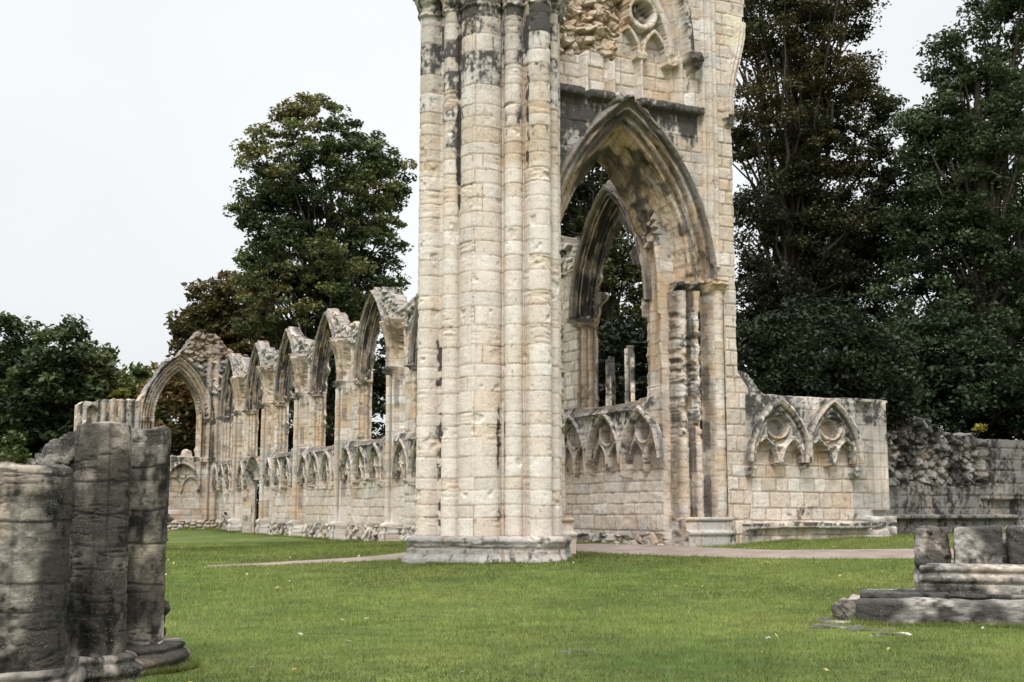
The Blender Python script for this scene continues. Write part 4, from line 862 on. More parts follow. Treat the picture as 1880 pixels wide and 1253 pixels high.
# ------------------------------------------------------------------ loose and broken stones
tint_ = [(1.06, 1.0, .92)]
def fgstone(s, z, seed, dark=.55, soot=.12):
    dark = (dark * (.42 + 1.75 * sst(.42, .62, fbm(s * 1.6, z * 1.3, seed + 11)) * (.7 + .6 * sst(.4, .6, fbm(s * 9, z * 12, seed + 14, 3)))))[..., None] * np.array(tint_[0])
    return stone(s, z, np.zeros(np.shape(s)), fbm(s * .8, z * .8, seed + 1), fbm(s, z, seed + 2) * .6, soot, -.2, 1.2, seed) * dark
def drum(name, par, cx, cy, r, z0, z1, seed, joints=(), dark=.5, res=.011, slant=(0, 0), fillet=None, rough=1.0, top_r=None, mat=None):
    nth = max(24, int(2 * pi * r / res)); th = np.linspace(-pi, pi, nth, endpoint=False); z = np.arange(z0, z1 + 1e-6, res)
    T, Z = np.meshgrid(th, z); s = T * r; R = np.full(T.shape, r) * (1 + .0 * Z)
    N1 = fbm(s * 2.2 + cx * 3, Z * 2.2, seed, 3); N2 = fbm(s * 9, Z * 9, seed + 1, 4); lam = fbm(s * 2.5, Z * 16, seed + 2, 4)
    R = R + rough * ((N1 - .5) * .016 + (N2 - .5) * .016 - .006 * sst(.50, .64, lam) * sst(.4, .65, fbm(s * 1.2, Z * 1.4, seed + 5, 2)))
    jm = np.zeros(T.shape)
    for k, zj in enumerate(joints):
        zw = zj + .015 * np.sin(2 * T + k) + (fbm(s * 3, Z * 0 + k, seed + 6, 3) - .5) * .04; g = 1 - sst(.004, .015, np.abs(Z - zw)); jm = np.maximum(jm, g); R = R - .007 * g + (Z > zw) * (hsh(np.array([k]), np.array([seed]), 3)[0] - .5) * .02
    rdg = (1 - sst(.004, .030, np.abs(fbm(s * .9 + Z * .3, Z * 9, seed + 12, 4) - .5))) * sst(.44, .54, fbm(s * 1.1, Z * 1.7, seed + 13, 2)); R = R - .010 * rdg; jm = np.maximum(jm, rdg * .9)
    if fillet is not None: R = R + .03 * (np.abs((T - fillet + pi) % (2 * pi) - pi) * r < .05)
    tl = slant[0] * np.cos(T) * r + slant[1] * np.sin(T) * r
    zt = (Z - z0) / (z1 - z0); Zs = Z + tl * zt ** 2 + (fbm(s * 5, Z * 0, seed + 7, 3) - .5) * .05 * zt ** 6
    sh = sst(1, .955, zt); R = R * (.965 + .035 * sh)
    rows = [np.stack([cx + R * np.cos(T), cy + R * np.sin(T), Zs], -1)]; col = [np.where(jm[..., None] > 0, mix(fgstone(s, Z, seed, dark), SOOT_SHADE, jm * .9), fgstone(s, Z, seed, dark))]
    rr = R[-1]; zz = Zs[-1]; cen = zz.mean()
    for q in (.93, .8, .6, .4, .2, .02):
        zq = cen + (zz - cen) * q + .012 + (fbm(rr * q * np.cos(th) * 6 + 3, rr * q * np.sin(th) * 6, seed + 8, 3) - .5) * .06
        rows.append(np.stack([cx + rr * q * np.cos(th), cy + rr * q * np.sin(th), zq], -1)[None]); col.append(fgstone(th * r * q, zq * 3, seed + 9, dark * 1.25, -.05)[None])
    Vt = np.concatenate(rows); Ct = np.concatenate(col); n = Vt.shape[0]; ii = np.arange(n * nth).reshape(n, nth)
    F = np.stack([ii[:-1], np.roll(ii, -1, 1)[:-1], np.roll(ii, -1, 1)[1:], ii[1:]], -1).reshape(-1, 4)
    return mk(name, Vt, F, mat or M_FG, par, Ct)
def rock(name, par, c, size, rot=0, rnd=.25, noise=.04, seed=0, dark=.5, n=26, tilt=(0, 0), prof=None, soot=.1, mat=None, at=None):
    """squared stone: rounded box with worn faces and edges; prof(z 0..1) -> outward offset for mouldings"""
    g = np.linspace(-1, 1, n); A, B = np.meshgrid(g, g); O = np.ones_like(A); fs = []
    for X, Y, Z in ((A, B, O), (-A, B, -O), (O, A, B), (-O, -A, B), (-A, O, B), (A, -O, B)): fs.append(np.stack([X, Y, Z], -1))
    P = np.concatenate([f.reshape(-1, 3) for f in fs]); sz = np.array(size) / 2
    Q = P * sz; k = min(rnd * min(size), min(size) / 2 * .98); inner = np.clip(Q, -(sz - k), sz - k); dd = Q - inner; l = np.linalg.norm(dd, axis=1)[:, None] + 1e-9
    Q = np.where(l > 1e-6, inner + dd / l * k, Q)
    nrm = np.where(l > 1e-6, dd / l, 0)
    h = (fbm(Q[:, 0] * 3 + Q[:, 2] * 2, Q[:, 1] * 3 - Q[:, 2] * 2.3, seed, 6) - .5) * 2.4 * noise + (fbm(Q[:, 0] * 11 + Q[:, 2] * 9, Q[:, 1] * 11 - Q[:, 2] * 10, seed + 1, 4) - .5) * noise * 1.3
    Q = Q + nrm * h[:, None]
    if prof is not None:
        pz = prof(np.clip(Q[:, 2] / size[2] + .5, 0, 1)); hn = np.linalg.norm(Q[:, :2] / sz[:2], axis=1)[:, None] + 1e-6
        big = np.abs(Q[:, :2] / sz[:2]) > .90; Q[:, :2] += np.where(big, np.sign(Q[:, :2]) * pz[:, None], 0)
    ca, sa = cos(rot), sin(rot); Q[:, 2] += tilt[0] * Q[:, 0] + tilt[1] * Q[:, 1]
    W = np.stack([Q[:, 0] * ca - Q[:, 1] * sa, Q[:, 0] * sa + Q[:, 1] * ca, Q[:, 2]], 1) + np.array(c)
    F = []; i = np.arange(n * n).reshape(n, n)
    for f in range(6):
        ff = np.stack([i[:-1, :-1], i[:-1, 1:], i[1:, 1:], i[1:, :-1]], -1).reshape(-1, 4) + f * n * n; F.append(ff)
    col = fgstone(Q[:, 0] * 1.3 + Q[:, 1], Q[:, 2] * 1.5 + Q[:, 1] * .3, seed + 3, dark, soot)
    return mk(name, W, np.concatenate(F), mat or M_FG, par, col, at=at)

def left_stub():
    rt = root('broken_clustered_pier', 'dark lichened stump of a clustered pier with broken round shafts, nearest at the left edge', 'pier stump', (1.5, 11.6, .1))
    A = (.98, 11.05); B = (1.72, 11.78); C = (2.17, 12.30)
    drum('shaft', rt, A[0], A[1], .40, .15, 1.96, 3000, (1.03, 1.52), .31, slant=(0, .0), fillet=-1.9)
    drum('shaft', rt, B[0], B[1], .262, .18, 2.36, 3050, (.86, 1.28, 1.58, 1.86), .37, fillet=-1.7)
    drum('shaft', rt, C[0], C[1], .245, .20, 2.37, 3100, (.92, 1.30, 1.60, 2.02), .35, slant=(.0, 0))
    # broken core behind the shafts
    rock('core', rt, (1.62, 12.62, .95), (1.3, 1.25, 1.9), .75, .2, .16, 3150, .18, 80)
    rock('core_fragment', rt, (1.44, 12.12, 1.96), (.50, .55, .50), .6, .12, .14, 3160, .20, 60, tilt=(.7, 0))
    acc = []
    cx0, cy0 = 1.62, 12.15; th = np.linspace(-pi, pi, 520, endpoint=False); dx_, dy_ = np.cos(th), np.sin(th); zz_ = np.array([-.1, .0, .06, .11, .15, .165, .18, .195, .21, .235, .26, .285, .30, .31, .325, .345, .36, .37, .372, .372]) - .02; oo_ = np.array([.30, .30, .30, .295, .27, .215, .20, .225, .25, .265, .25, .20, .15, .145, .165, .165, .14, .09, .0, -.25])
    rows = []
    for o_ in oo_ * .60:
        best = np.full(th.shape, .3)
        for (x, y), r in ((A, .40), (B, .262), (C, .245), ((1.3, 12.5), .8), ((2.1, 12.7), .5)):
            r = max(r + o_, .05); bx, by = x - cx0, y - cy0; bq = bx * dx_ + by * dy_; disc = bq * bq - (bx * bx + by * by - r * r); best = np.maximum(best, np.where(disc > 0, bq + np.sqrt(np.clip(disc, 0, None)), 0))
        for _ in range(10): best = (np.roll(best, 1) + best + np.roll(best, -1)) / 3
        rows.append(best)
    RR = np.array(rows); TT, ZZ = np.meshgrid(th, zz_); s_ = TT * 1.7; RR = RR + (fbm(s_ * 2.5, ZZ * 5, 3200, 4) - .5) * .06 + (fbm(s_ * 9, ZZ * 9, 3201, 3) - .5) * .025; ZZ = ZZ + (fbm(s_ * 1.5, ZZ, 3202, 3) - .5) * .05
    ii = np.arange(RR.size).reshape(RR.shape); acc.append((np.stack([cx0 + RR * np.cos(TT), cy0 + RR * np.sin(TT), ZZ], -1), np.stack([ii[:-1], np.roll(ii, -1, 1)[:-1], np.roll(ii, -1, 1)[1:], ii[1:]], -1).reshape(-1, 4), fgstone(s_, ZZ * 2, 3203, .36, .12)))
    for k, ((x, y), r) in []:
        nth = 200; th = np.linspace(-pi, pi, nth, endpoint=False)
        z = np.array([-.1, .0, .08, .15, .17, .185, .20, .215, .235, .255, .275, .29, .305, .315, .33, .35, .365, .378, .38]); o = np.array([.235, .235, .235, .235, .22, .17, .175, .195, .205, .20, .18, .13, .115, .125, .135, .125, .10, .05, -.05])
        dz = (-.09, -.06, -.05)[k]
        T, Z = np.meshgrid(th, z + dz); O = np.broadcast_to(o[:, None], T.shape); R = r + O * 1.35 + (fbm(T * 3, Z * 9, 3200 + k, 4) - .5) * .07
        Vt = np.stack([x + R * np.cos(T), y + R * np.sin(T), Z + (fbm(T * 2, Z * 2, 3210 + k, 3) - .5) * .03], -1); ii = np.arange(T.size).reshape(T.shape)
        F = np.stack([ii[:-1], np.roll(ii, -1, 1)[:-1], np.roll(ii, -1, 1)[1:], ii[1:]], -1).reshape(-1, 4)
        acc.append((Vt, F, fgstone(T * r * 1.4, Z * 2, 3220 + k, .48, .05)))
    a = Acc()
    for q in acc: a.add(q[0], q[1], q[2])
    a.out('moulded_base', M_FG, rt)

def right_stub():
    tint_[0] = (1.05, 1.03, 1.0)
    rt = root('low_pier_base', 'low grey pier base with squared stubs on a wide slab, at the right edge', 'pier base', (12.0, 11.8, .2))
    n = np.array((1, 1)) / sqrt(2); t = np.array((1, -1)) / sqrt(2); rot = -pi / 4
    def P(a, b, z): q = np.array((10.30, 11.65)) + t * a + n * b; return (q[0], q[1], z)     # a along the front face, b back from it
    rock('plinth_slab', rt, P(1.75, 1.05, .33), (3.5, 2.0, .48), rot, .16, .025, 4000, .40, 60, prof=None)
    rock('step_slab', rt, P(.56, .50, .60), (1.0, .6, .07), rot, .3, .02, 4010, .5, 30)
    def pf(z): return .05 + .05 * np.sqrt(np.clip(1 - ((z - .62) / .12) ** 2, 0, 1)) + .03 * np.sqrt(np.clip(1 - ((z - .88) / .08) ** 2, 0, 1)) + .03 * (z < .45) - .05 * (z > .95)
    rock('base_course', rt, P(1.66, 1.12, .75), (1.68, 1.30, .42), rot, .05, .012, 4020, .36, 60, prof=pf)
    rock('roll_moulding', rt, P(1.8, .42, .60), (1.75, .24, .05), rot, .4, .012, 4025, .32, 40)
    rock('shaft_stub', rt, P(.90, .95, 1.16), (.38, .42, .46), rot, .12, .04, 4030, .40, 36)
    rock('shaft_stub', rt, P(1.42, .92, 1.17), (.54, .50, .46), rot, .08, .03, 4040, .40, 36)
    rock('shaft_stub', rt, P(1.98, .98, 1.17), (.42, .46, .46), rot, .10, .03, 4050, .38, 36)
    rock('shaft_stub', rt, P(2.60, 1.1, 1.14), (.5, .5, .46), rot, .1, .03, 4055, .40, 30)
    rock('core', rt, P(2.1, 1.45, 1.10), (1.5, .55, .40), rot, .2, .08, 4060, .32, 36)
    rock('rounded_fragment', rt, P(.80, .93, .73), (.26, .36, .42), rot, .45, .04, 4070, .4, 24)
    p = P(-.05, .55, .36)
    tag(rock('loose_block', None, p, (.46, .36, .36), .3, .28, .06, 4080, .22, 30, at=p), 'single loose squared stone block beside the left end of the low pier base', 'stone block')
    for k, (px, py, D, sx, sy, r, lb) in enumerate(((1533, 1096, 16.0, .62, .42, .9, 'upper thin brown paving slab sunk in the grass left of the loose block'), (1535, 1120, 15.3, .62, .34, -.5, 'lower thin brown paving slab sunk in the grass left of the loose block'),
            (1600, 1128, 15.0, .55, .22, -.5, 'narrow sunk slab at the foot of the low pier base front'), (1638, 1163, 14.55, .42, .16, -.4, 'small pale sliver of stone lying in grass in front of the low pier base'),
            (1062, 1214, 12.9, .38, .14, -.4, 'thin flat stone sunk alone in the open foreground lawn'))):
        x, y, _ = atd(px, py, D); z = float(gzn(x, y))
        tag(rock('stone_slab', None, (x, y, z - .018), (sx, sy, .07), r, .3, .015, 4100 + k, .62, 20, at=(x, y, z - .018)), lb, 'stone slab')

def mullions():
    for k, (y, h, lb) in enumerate(((28.05, 5.60, 'shorter broken mullion stump standing in the window seen through the big arch'), (27.1, 5.78, 'taller broken mullion stump at the right, standing in the window seen through the big arch'))):
        rt = root('mullion_stump', lb, 'mullion stump', (16.84, y, 4.2), 'mullion stumps in the window behind the arch')
        for q, (ox, oy, r) in enumerate(((0, 0, .085), (-.10, .02, .06), (.0, -.10, .055))):
            drum('mullion_shaft', rt, 16.84 + ox, y + oy, r, 4.15, h - q * .09, 5000 + k * 10 + q, (4.6, 5.1), .75, res=.02, rough=.45, mat=M_ST)

# ------------------------------------------------------------------ trees
def tube(P, R, k=7):
    P = np.array(P, float); n = len(P); T = np.gradient(P, axis=0); T /= np.linalg.norm(T, axis=1)[:, None] + 1e-9
    ref = np.array((.31, .83, .12)); A = np.cross(T, ref); A /= np.linalg.norm(A, axis=1)[:, None] + 1e-9; B = np.cross(T, A)
    th = np.linspace(0, 2 * pi, k, endpoint=False)
    V = P[:, None] + np.array(R)[:, None, None] * (np.cos(th)[None, :, None] * A[:, None] + np.sin(th)[None, :, None] * B[:, None])
    i = np.arange(n * k).reshape(n, k); F = np.stack([i[:-1], np.roll(i, -1, 1)[:-1], np.roll(i, -1, 1)[1:], i[1:]], -1).reshape(-1, 4)
    return V.reshape(-1, 3), F
def limb(a, b, r0, r1, rng, sag=.1, n=7):
    a = np.array(a); b = np.array(b); t = np.linspace(0, 1, n)[:, None]; L = np.linalg.norm(b - a)
    P = a + (b - a) * t; P[:, 2] += (np.sin(t[:, 0] * pi) * L * sag); P[1:-1] += rng.normal(0, L * .025, (n - 2, 3))
    return tube(P, r0 + (r1 - r0) * t[:, 0] ** .8, 6)
def leaves(cent, rad, per, size, pal, rng, flat=.55, up=.5):
    """leaf-sized faces gathered in clumps; pal: list of colours per clump"""
    n = len(cent); cid = np.repeat(np.arange(n), per); N = len(cid)
    d = rng.normal(0, 1, (N, 3)); d /= np.linalg.norm(d, axis=1)[:, None]; d *= (rng.rand(N, 1) ** .45) * rad[cid][:, None]; d[:, 2] *= flat
    c = cent[cid] + d; nr = rng.normal(0, 1, (N, 3)); nr[:, 2] = np.abs(nr[:, 2]) + up; nr /= np.linalg.norm(nr, axis=1)[:, None]
    a = np.cross(nr, rng.normal(0, 1, (N, 3))); a /= np.linalg.norm(a, axis=1)[:, None]; b = np.cross(nr, a)
    s = size * rng.uniform(.6, 1.35, (N, 1)); a = a * s; b = b * s * .62
    V = np.stack([c - a, c - b * .9 + a * .1, c + a * 1.05, c + b * .9 + a * .1], 1)
    F = np.arange(N * 4).reshape(N, 4); col = pal[cid] * rng.uniform(.65, 1.4, (N, 1)); col = np.repeat(col, 4, 0)
    return V.reshape(-1, 3), F, col
def tree(name, label, cat, base, lobes, seed, size=.16, clumps=1.0, per=70, crad=.8, pal=((.045, .07, .02), (.03, .05, .015)), trunk=.35, group=None, trunk_top=None, shell=.5, branches=60, lowpal=None, up=.5):
    """lobes: [(x, y, z, rx, ry, rz)] in world metres; base: foot of the trunk"""
    rng = np.random.RandomState(seed); cs = []; rs = []
    for (x, y, z, rx, ry, rz) in lobes:
        k = int(clumps * 1.15 * (rx * ry * rz) ** (2 / 3) / crad ** 2 * 7); d = rng.normal(0, 1, (k, 3)); d /= np.linalg.norm(d, axis=1)[:, None]
        q = shell + (1 - shell) * rng.rand(k, 1) ** .7; q *= 1 + (vn(d[:, 0] * 2.3 + seed, d[:, 2] * 2.3 + d[:, 1], seed)[:, None] - .5) * .28
        cs.append(np.array((x, y, z)) + d * q * np.array((rx, ry, rz))); rs.append(rng.uniform(.55, 1.25, k) * crad)
    cs = np.concatenate(cs); rs = np.concatenate(rs); ok = cs[:, 2] > base[2] + .5; cs = cs[ok]; rs = rs[ok]
    P = np.array(pal); w_ = fbm(cs[:, 0] * .35 + cs[:, 1] * .2, cs[:, 2] * .35, seed, 3); t = np.clip((w_ - .35) * 3.2 + rng.normal(0, .18, len(cs)), 0, .999) * (len(P) - 1)
    i = np.floor(t).astype(int); f = (t - i)[:, None]; pc = P[i] * (1 - f) + P[np.minimum(i + 1, len(P) - 1)] * f
    pc = pc * rng.uniform(.75, 1.3, (len(cs), 1))
    z1 = trunk_top or (base[2] + .82 * (max(l[2] for l in lobes) - base[2])); rt = root(name, label, cat, tuple(base), group)
    V, F, C = leaves(cs, rs, per, size, pc, rng, up=up)
    mk('crown', V, F, M_LF, rt, C, smooth=False)
    a = Acc(); b0 = np.array(base, float); tp = np.array((np.mean([l[0] for l in lobes]) * .35 + b0[0] * .65, np.mean([l[1] for l in lobes]) * .35 + b0[1] * .65, z1)); n = 14
    t = np.linspace(0, 1, n)[:, None]; TP = b0 - (0, 0, .4) + (tp - b0) * t; TP[1:, :2] += np.cumsum(rng.normal(0, .08, (n - 1, 2)), 0)
    TR = trunk * (1 - .82 * t[:, 0]) * (1 + .5 * np.exp(-t[:, 0] * 14)); v, f = tube(TP, TR, 12); a.add(v, f, (.1, .08, .06))
    pick = rng.permutation(len(cs))[:branches]
    for p in pick:
        c = cs[p]; h = np.clip((c[2] - b0[2]) * rng.uniform(.45, .75) / (tp[2] - b0[2]), .12, .95); k = h * (n - 1); k0 = int(k); s = TP[k0] + (TP[min(k0 + 1, n - 1)] - TP[k0]) * (k - k0)
        r0 = np.interp(k, np.arange(n), TR) * .45; v, f = limb(s, c, r0, .02, rng, rng.uniform(-.02, .1)); a.add(v, f, (.1, .08, .06))
        for _ in range(3):
            m_ = s + (c - s) * rng.uniform(.45, .8); near = cs[np.argsort(((cs - m_) ** 2).sum(1))[rng.randint(1, min(14, len(cs)))]]; v, f = limb(m_, near, r0 * .35, .012, rng, .03, 5); a.add(v, f, (.1, .08, .06))
    a.out('trunk', M_BK, rt)
    return rt
def lobe(px, py, D, rx, rz, ry=None):
    """an ellipsoid centred on a seen point at a chosen distance D; radii in picture pixels"""
    x, y, z = atd(px, py, D); s = D / 2311.0; return (x, y, z, rx * s, (ry if ry else rx) * s, rz * s)
def foot(px, D):
    x, y, _ = atd(px, 900, D); return (x, y, float(gz(x, y)))

def trees():
    G = ((.020, .034, .010), (.040, .064, .018), (.066, .095, .026), (.085, .10, .03))
    Bn = ((.030, .030, .012), (.052, .050, .018), (.085, .062, .022), (.12, .075, .025))
    D = 76
    GD = tuple((c[0] * 1.1, c[1] * 1.0, c[2] * 1.25) for c in G); G = tuple((c[0] * 1.95, c[1] * 1.6, c[2] * 2.0) for c in G); Bn = ((.050, .046, .016), (.080, .068, .022), (.12, .085, .03), (.16, .10, .035))
    tree('lime_tree', 'tall rounded green tree standing behind the broken windows, left of the tall pier', 'tree', foot(598, D),
         [lobe(572, 228, D, 68, 62), lobe(652, 290, D, 66, 70), lobe(492, 292, D, 60, 66), lobe(468, 380, D, 42, 60), lobe(705, 320, D, 48, 55), lobe(588, 350, D, 100, 105), lobe(688, 370, D, 62, 85), lobe(505, 400, D, 62, 80), lobe(690, 450, D, 68, 70), lobe(560, 480, D, 115, 85), lobe(640, 540, D, 100, 75), lobe(470, 500, D, 60, 60), lobe(548, 570, D, 120, 70)],
         11, size=.135, clumps=.68, per=84, crad=.72, pal=(G[0], (.08, .098, .036), (.115, .125, .048), (.12, .14, .05), (.14, .125, .045)), trunk=.5, branches=130, shell=.35)
    tree('horse_chestnut', 'lower russet brown horse chestnut, spreading behind the rubble above the far pointed arch', 'tree', foot(400, 84),
         [lobe(430, 560, 84, 80, 65), lobe(385, 610, 84, 62, 55), lobe(470, 640, 84, 110, 70), lobe(385, 690, 84, 75, 70), lobe(330, 760, 80, 70, 110), lobe(420, 740, 84, 100, 90), lobe(345, 655, 84, 30, 35)],
         12, size=.2, clumps=1.3, per=66, crad=.9, pal=(Bn[0], Bn[1], (.05, .045, .016), Bn[2], Bn[3]), trunk=.4, branches=50)
    tree('broadleaf_tree', 'dark green round-headed tree at the far left edge behind the stump', 'tree', foot(25, 96),
         [lobe(15, 680, 96, 75, 92), lobe(-60, 720, 96, 80, 110), lobe(60, 760, 96, 90, 100), lobe(10, 830, 96, 100, 80)], 13, size=.24, clumps=1.2, per=62, crad=1.1, pal=(GD[0], GD[1], GD[2], GD[3]), trunk=.5, branches=40)
    tree('broadleaf_tree', 'second dark green tree from the left, its crown stepping down towards the far pointed arch', 'tree', foot(140, 90),
         [lobe(130, 660, 90, 68, 62), lobe(175, 715, 90, 52, 62), lobe(110, 750, 90, 90, 90), lobe(190, 800, 90, 60, 80), lobe(120, 840, 90, 110, 60)], 14, size=.23, clumps=1.3, per=62, crad=1.0, pal=(GD[0], GD[1], GD[2], GD[3]), trunk=.45, branches=40)
    tree('pale_tree', 'paler green tree low between the dark left trees and the far pointed arch', 'tree', foot(245, 104),
         [lobe(240, 705, 104, 42, 34), lobe(215, 745, 104, 55, 45), lobe(270, 740, 104, 50, 60), lobe(240, 800, 104, 80, 60)], 15, size=.26, clumps=1.2, per=60, crad=1.1, pal=(G[1], (.06, .09, .025), (.10, .12, .03)), trunk=.35, branches=24)
    tree('copper_tree', 'very tall dark tree with bronze leaves just right of the big arch wall', 'tree', foot(1455, 46),
         [lobe(1440, 60, 46, 130, 95), lobe(1530, 150, 46, 95, 55), lobe(1380, -60, 46, 130, 100), lobe(1520, -30, 46, 90, 60), lobe(1420, 230, 46, 120, 90), lobe(1540, 280, 46, 95, 60), lobe(1590, 210, 46, 75, 36), lobe(1640, 330, 46, 60, 50), lobe(1655, 440, 46, 65, 75), lobe(1600, 430, 46, 90, 70), lobe(1560, 30, 46, 50, 40), lobe(1430, 380, 46, 125, 95), lobe(1550, 400, 46, 95, 85), lobe(1460, 520, 46, 125, 100), lobe(1580, 540, 46, 90, 85), lobe(1370, 620, 46, 90, 90), lobe(1510, 660, 46, 120, 90)],
         16, size=.075, clumps=.95, per=112, crad=.55, pal=((.020, .024, .011), (.034, .040, .017), (.054, .056, .023), (.078, .064, .025)), trunk=.45, branches=150, shell=.35)
    tree('sycamore_tree', 'huge dark green tree filling the right edge of the picture above the rubble wall', 'tree', foot(1830, 44),
         [lobe(1850, 40, 44, 75, 80), lobe(1900, -50, 44, 90, 90), lobe(1790, 170, 44, 90, 90), lobe(1880, 250, 44, 120, 120), lobe(1745, 110, 44, 50, 50), lobe(1690, 245, 44, 45, 45), lobe(1720, 250, 44, 70, 60), lobe(1735, 320, 44, 80, 70), lobe(1720, 420, 44, 100, 85), lobe(1850, 430, 44, 120, 110), lobe(1700, 560, 44, 90, 90), lobe(1820, 600, 44, 130, 100), lobe(1930, 600, 44, 80, 110), lobe(1760, 700, 44, 120, 70)],
         17, size=.08, clumps=.95, per=112, crad=.58, pal=(G[0], (.036, .050, .023), (.054, .074, .033), (.072, .096, .043)), trunk=.5, branches=140, shell=.35)
    tree('inner_tree', 'dark leafy tree seen through the opening of the big pointed arch', 'tree', foot(1120, 50),
         [lobe(1090, 300, 50, 105, 90), lobe(1060, 230, 50, 90, 70), lobe(1075, 340, 52, 80, 90), lobe(1050, 470, 52, 60, 90), lobe(1040, 560, 50, 70, 90), lobe(1150, 420, 50, 110, 100), lobe(1060, 420, 50, 80, 90), lobe(1130, 560, 50, 130, 110), lobe(1180, 680, 50, 120, 90), lobe(1060, 700, 50, 90, 90), lobe(1230, 520, 50, 90, 110)],
         18, size=.10, clumps=1.25, per=60, crad=.7, pal=((.020, .026, .011), (.036, .048, .017), (.055, .062, .02)), trunk=.35, branches=80)
    tree('evergreen_bush', 'dark bush glimpsed through the broken windows just left of the tall pier', 'bush', foot(660, 64),
         [lobe(700, 650, 64, 80, 70), lobe(620, 700, 64, 100, 70), lobe(700, 780, 64, 110, 90), lobe(560, 760, 76, 90, 80), lobe(475, 800, 84, 60, 90), lobe(474, 890, 70, 32, 80), lobe(474, 950, 70, 32, 40), lobe(700, 850, 60, 60, 50)], 22, size=.14, clumps=1.1, per=60, crad=.8, pal=((.012, .016, .008), (.024, .03, .012)), trunk=.2, branches=20)
    tree('holly_bush', 'broad dark evergreen bush behind the low wall with two blind arches', 'bush', foot(1430, 36),
         [lobe(1400, 690, 36, 90, 120), lobe(1500, 660, 36, 110, 130), lobe(1590, 700, 36, 90, 110), lobe(1450, 770, 36, 160, 80)], 19, size=.075, clumps=1.9, per=58, crad=.5, pal=((.012, .017, .008), (.020, .028, .012), (.03, .04, .018)), trunk=.16, branches=30, group=None)
    tree('laurel_bush', 'broad glossy dark green bush behind the rubble wall on the right', 'bush', foot(1710, 42),
         [lobe(1620, 690, 42, 90, 90), lobe(1720, 660, 42, 110, 90), lobe(1690, 760, 42, 160, 70), lobe(1840, 720, 42, 110, 90), lobe(1900, 760, 42, 90, 60)], 20, size=.085, clumps=1.8, per=58, crad=.5, pal=((.012, .018, .009), (.022, .034, .015), (.036, .054, .024)), trunk=.16, branches=30)
    tree('evergreen_bush', 'dark bush behind the window, low down in the view through the big arch', 'bush', foot(1130, 42),
         [lobe(1060, 700, 42, 90, 90), lobe(1150, 690, 42, 90, 110), lobe(1230, 700, 42, 80, 90), lobe(1130, 800, 42, 150, 90)], 21, size=.11, clumps=1.2, per=50, crad=.6, pal=((.010, .014, .006), (.02, .026, .01)), trunk=.15, branches=20)
    k = 0; DRY = ((.10, .085, .045), (.16, .125, .07))
    for nm, lb, px, py, D_, r, pal in (('shrub', 'small leafy shrub growing at the near end of the rubble wall top', 1650, 775, 36.0, 24, (G[1], G[2])), ('golden_shrub', 'yellow leaved creeping shrub spilling over the rubble wall top', 1800, 797, 38.6, 22, ((.20, .19, .03), (.30, .26, .04))),
          ('shrub', 'yellow-green plant rooted in the sill of the far pointed arch', 372, 832, 72.6, 9, ((.10, .12, .02), (.17, .17, .03))), ('dry_weed', 'dry brown weed on the sill of the window seen through the big arch', 1172, 733, 33.2, 9, DRY), ('dry_weed', 'dry weeds growing on the top of the low wall over its left blind arch', 1415, 730, 31.2, 13, DRY),
          ('shrub', 'light yellow-green shrub above the panelled stub left of the far arch', 222, 728, 76, 16, ((.14, .15, .02), (.2, .2, .03)))):
        x, y, z = atd(px, py, D_); s = D_ / 2311 * r; k += 1
        tree(nm, lb, 'shrub', (x, y, z - s * 1.0), [(x, y, z, s, s, s * .7), (x + s, y - s * .4, z - s * .3, s * .8, s * .8, s * .5)], 30 + k, size=.06 if D_ < 50 else .10, clumps=1.2, per=34, crad=s * .4, pal=pal, trunk=.03, branches=14)
trees()
nave(); crossing(); transept(); rubble_wall(); end_wall(); pier(); left_stub(); right_stub(); mullions()

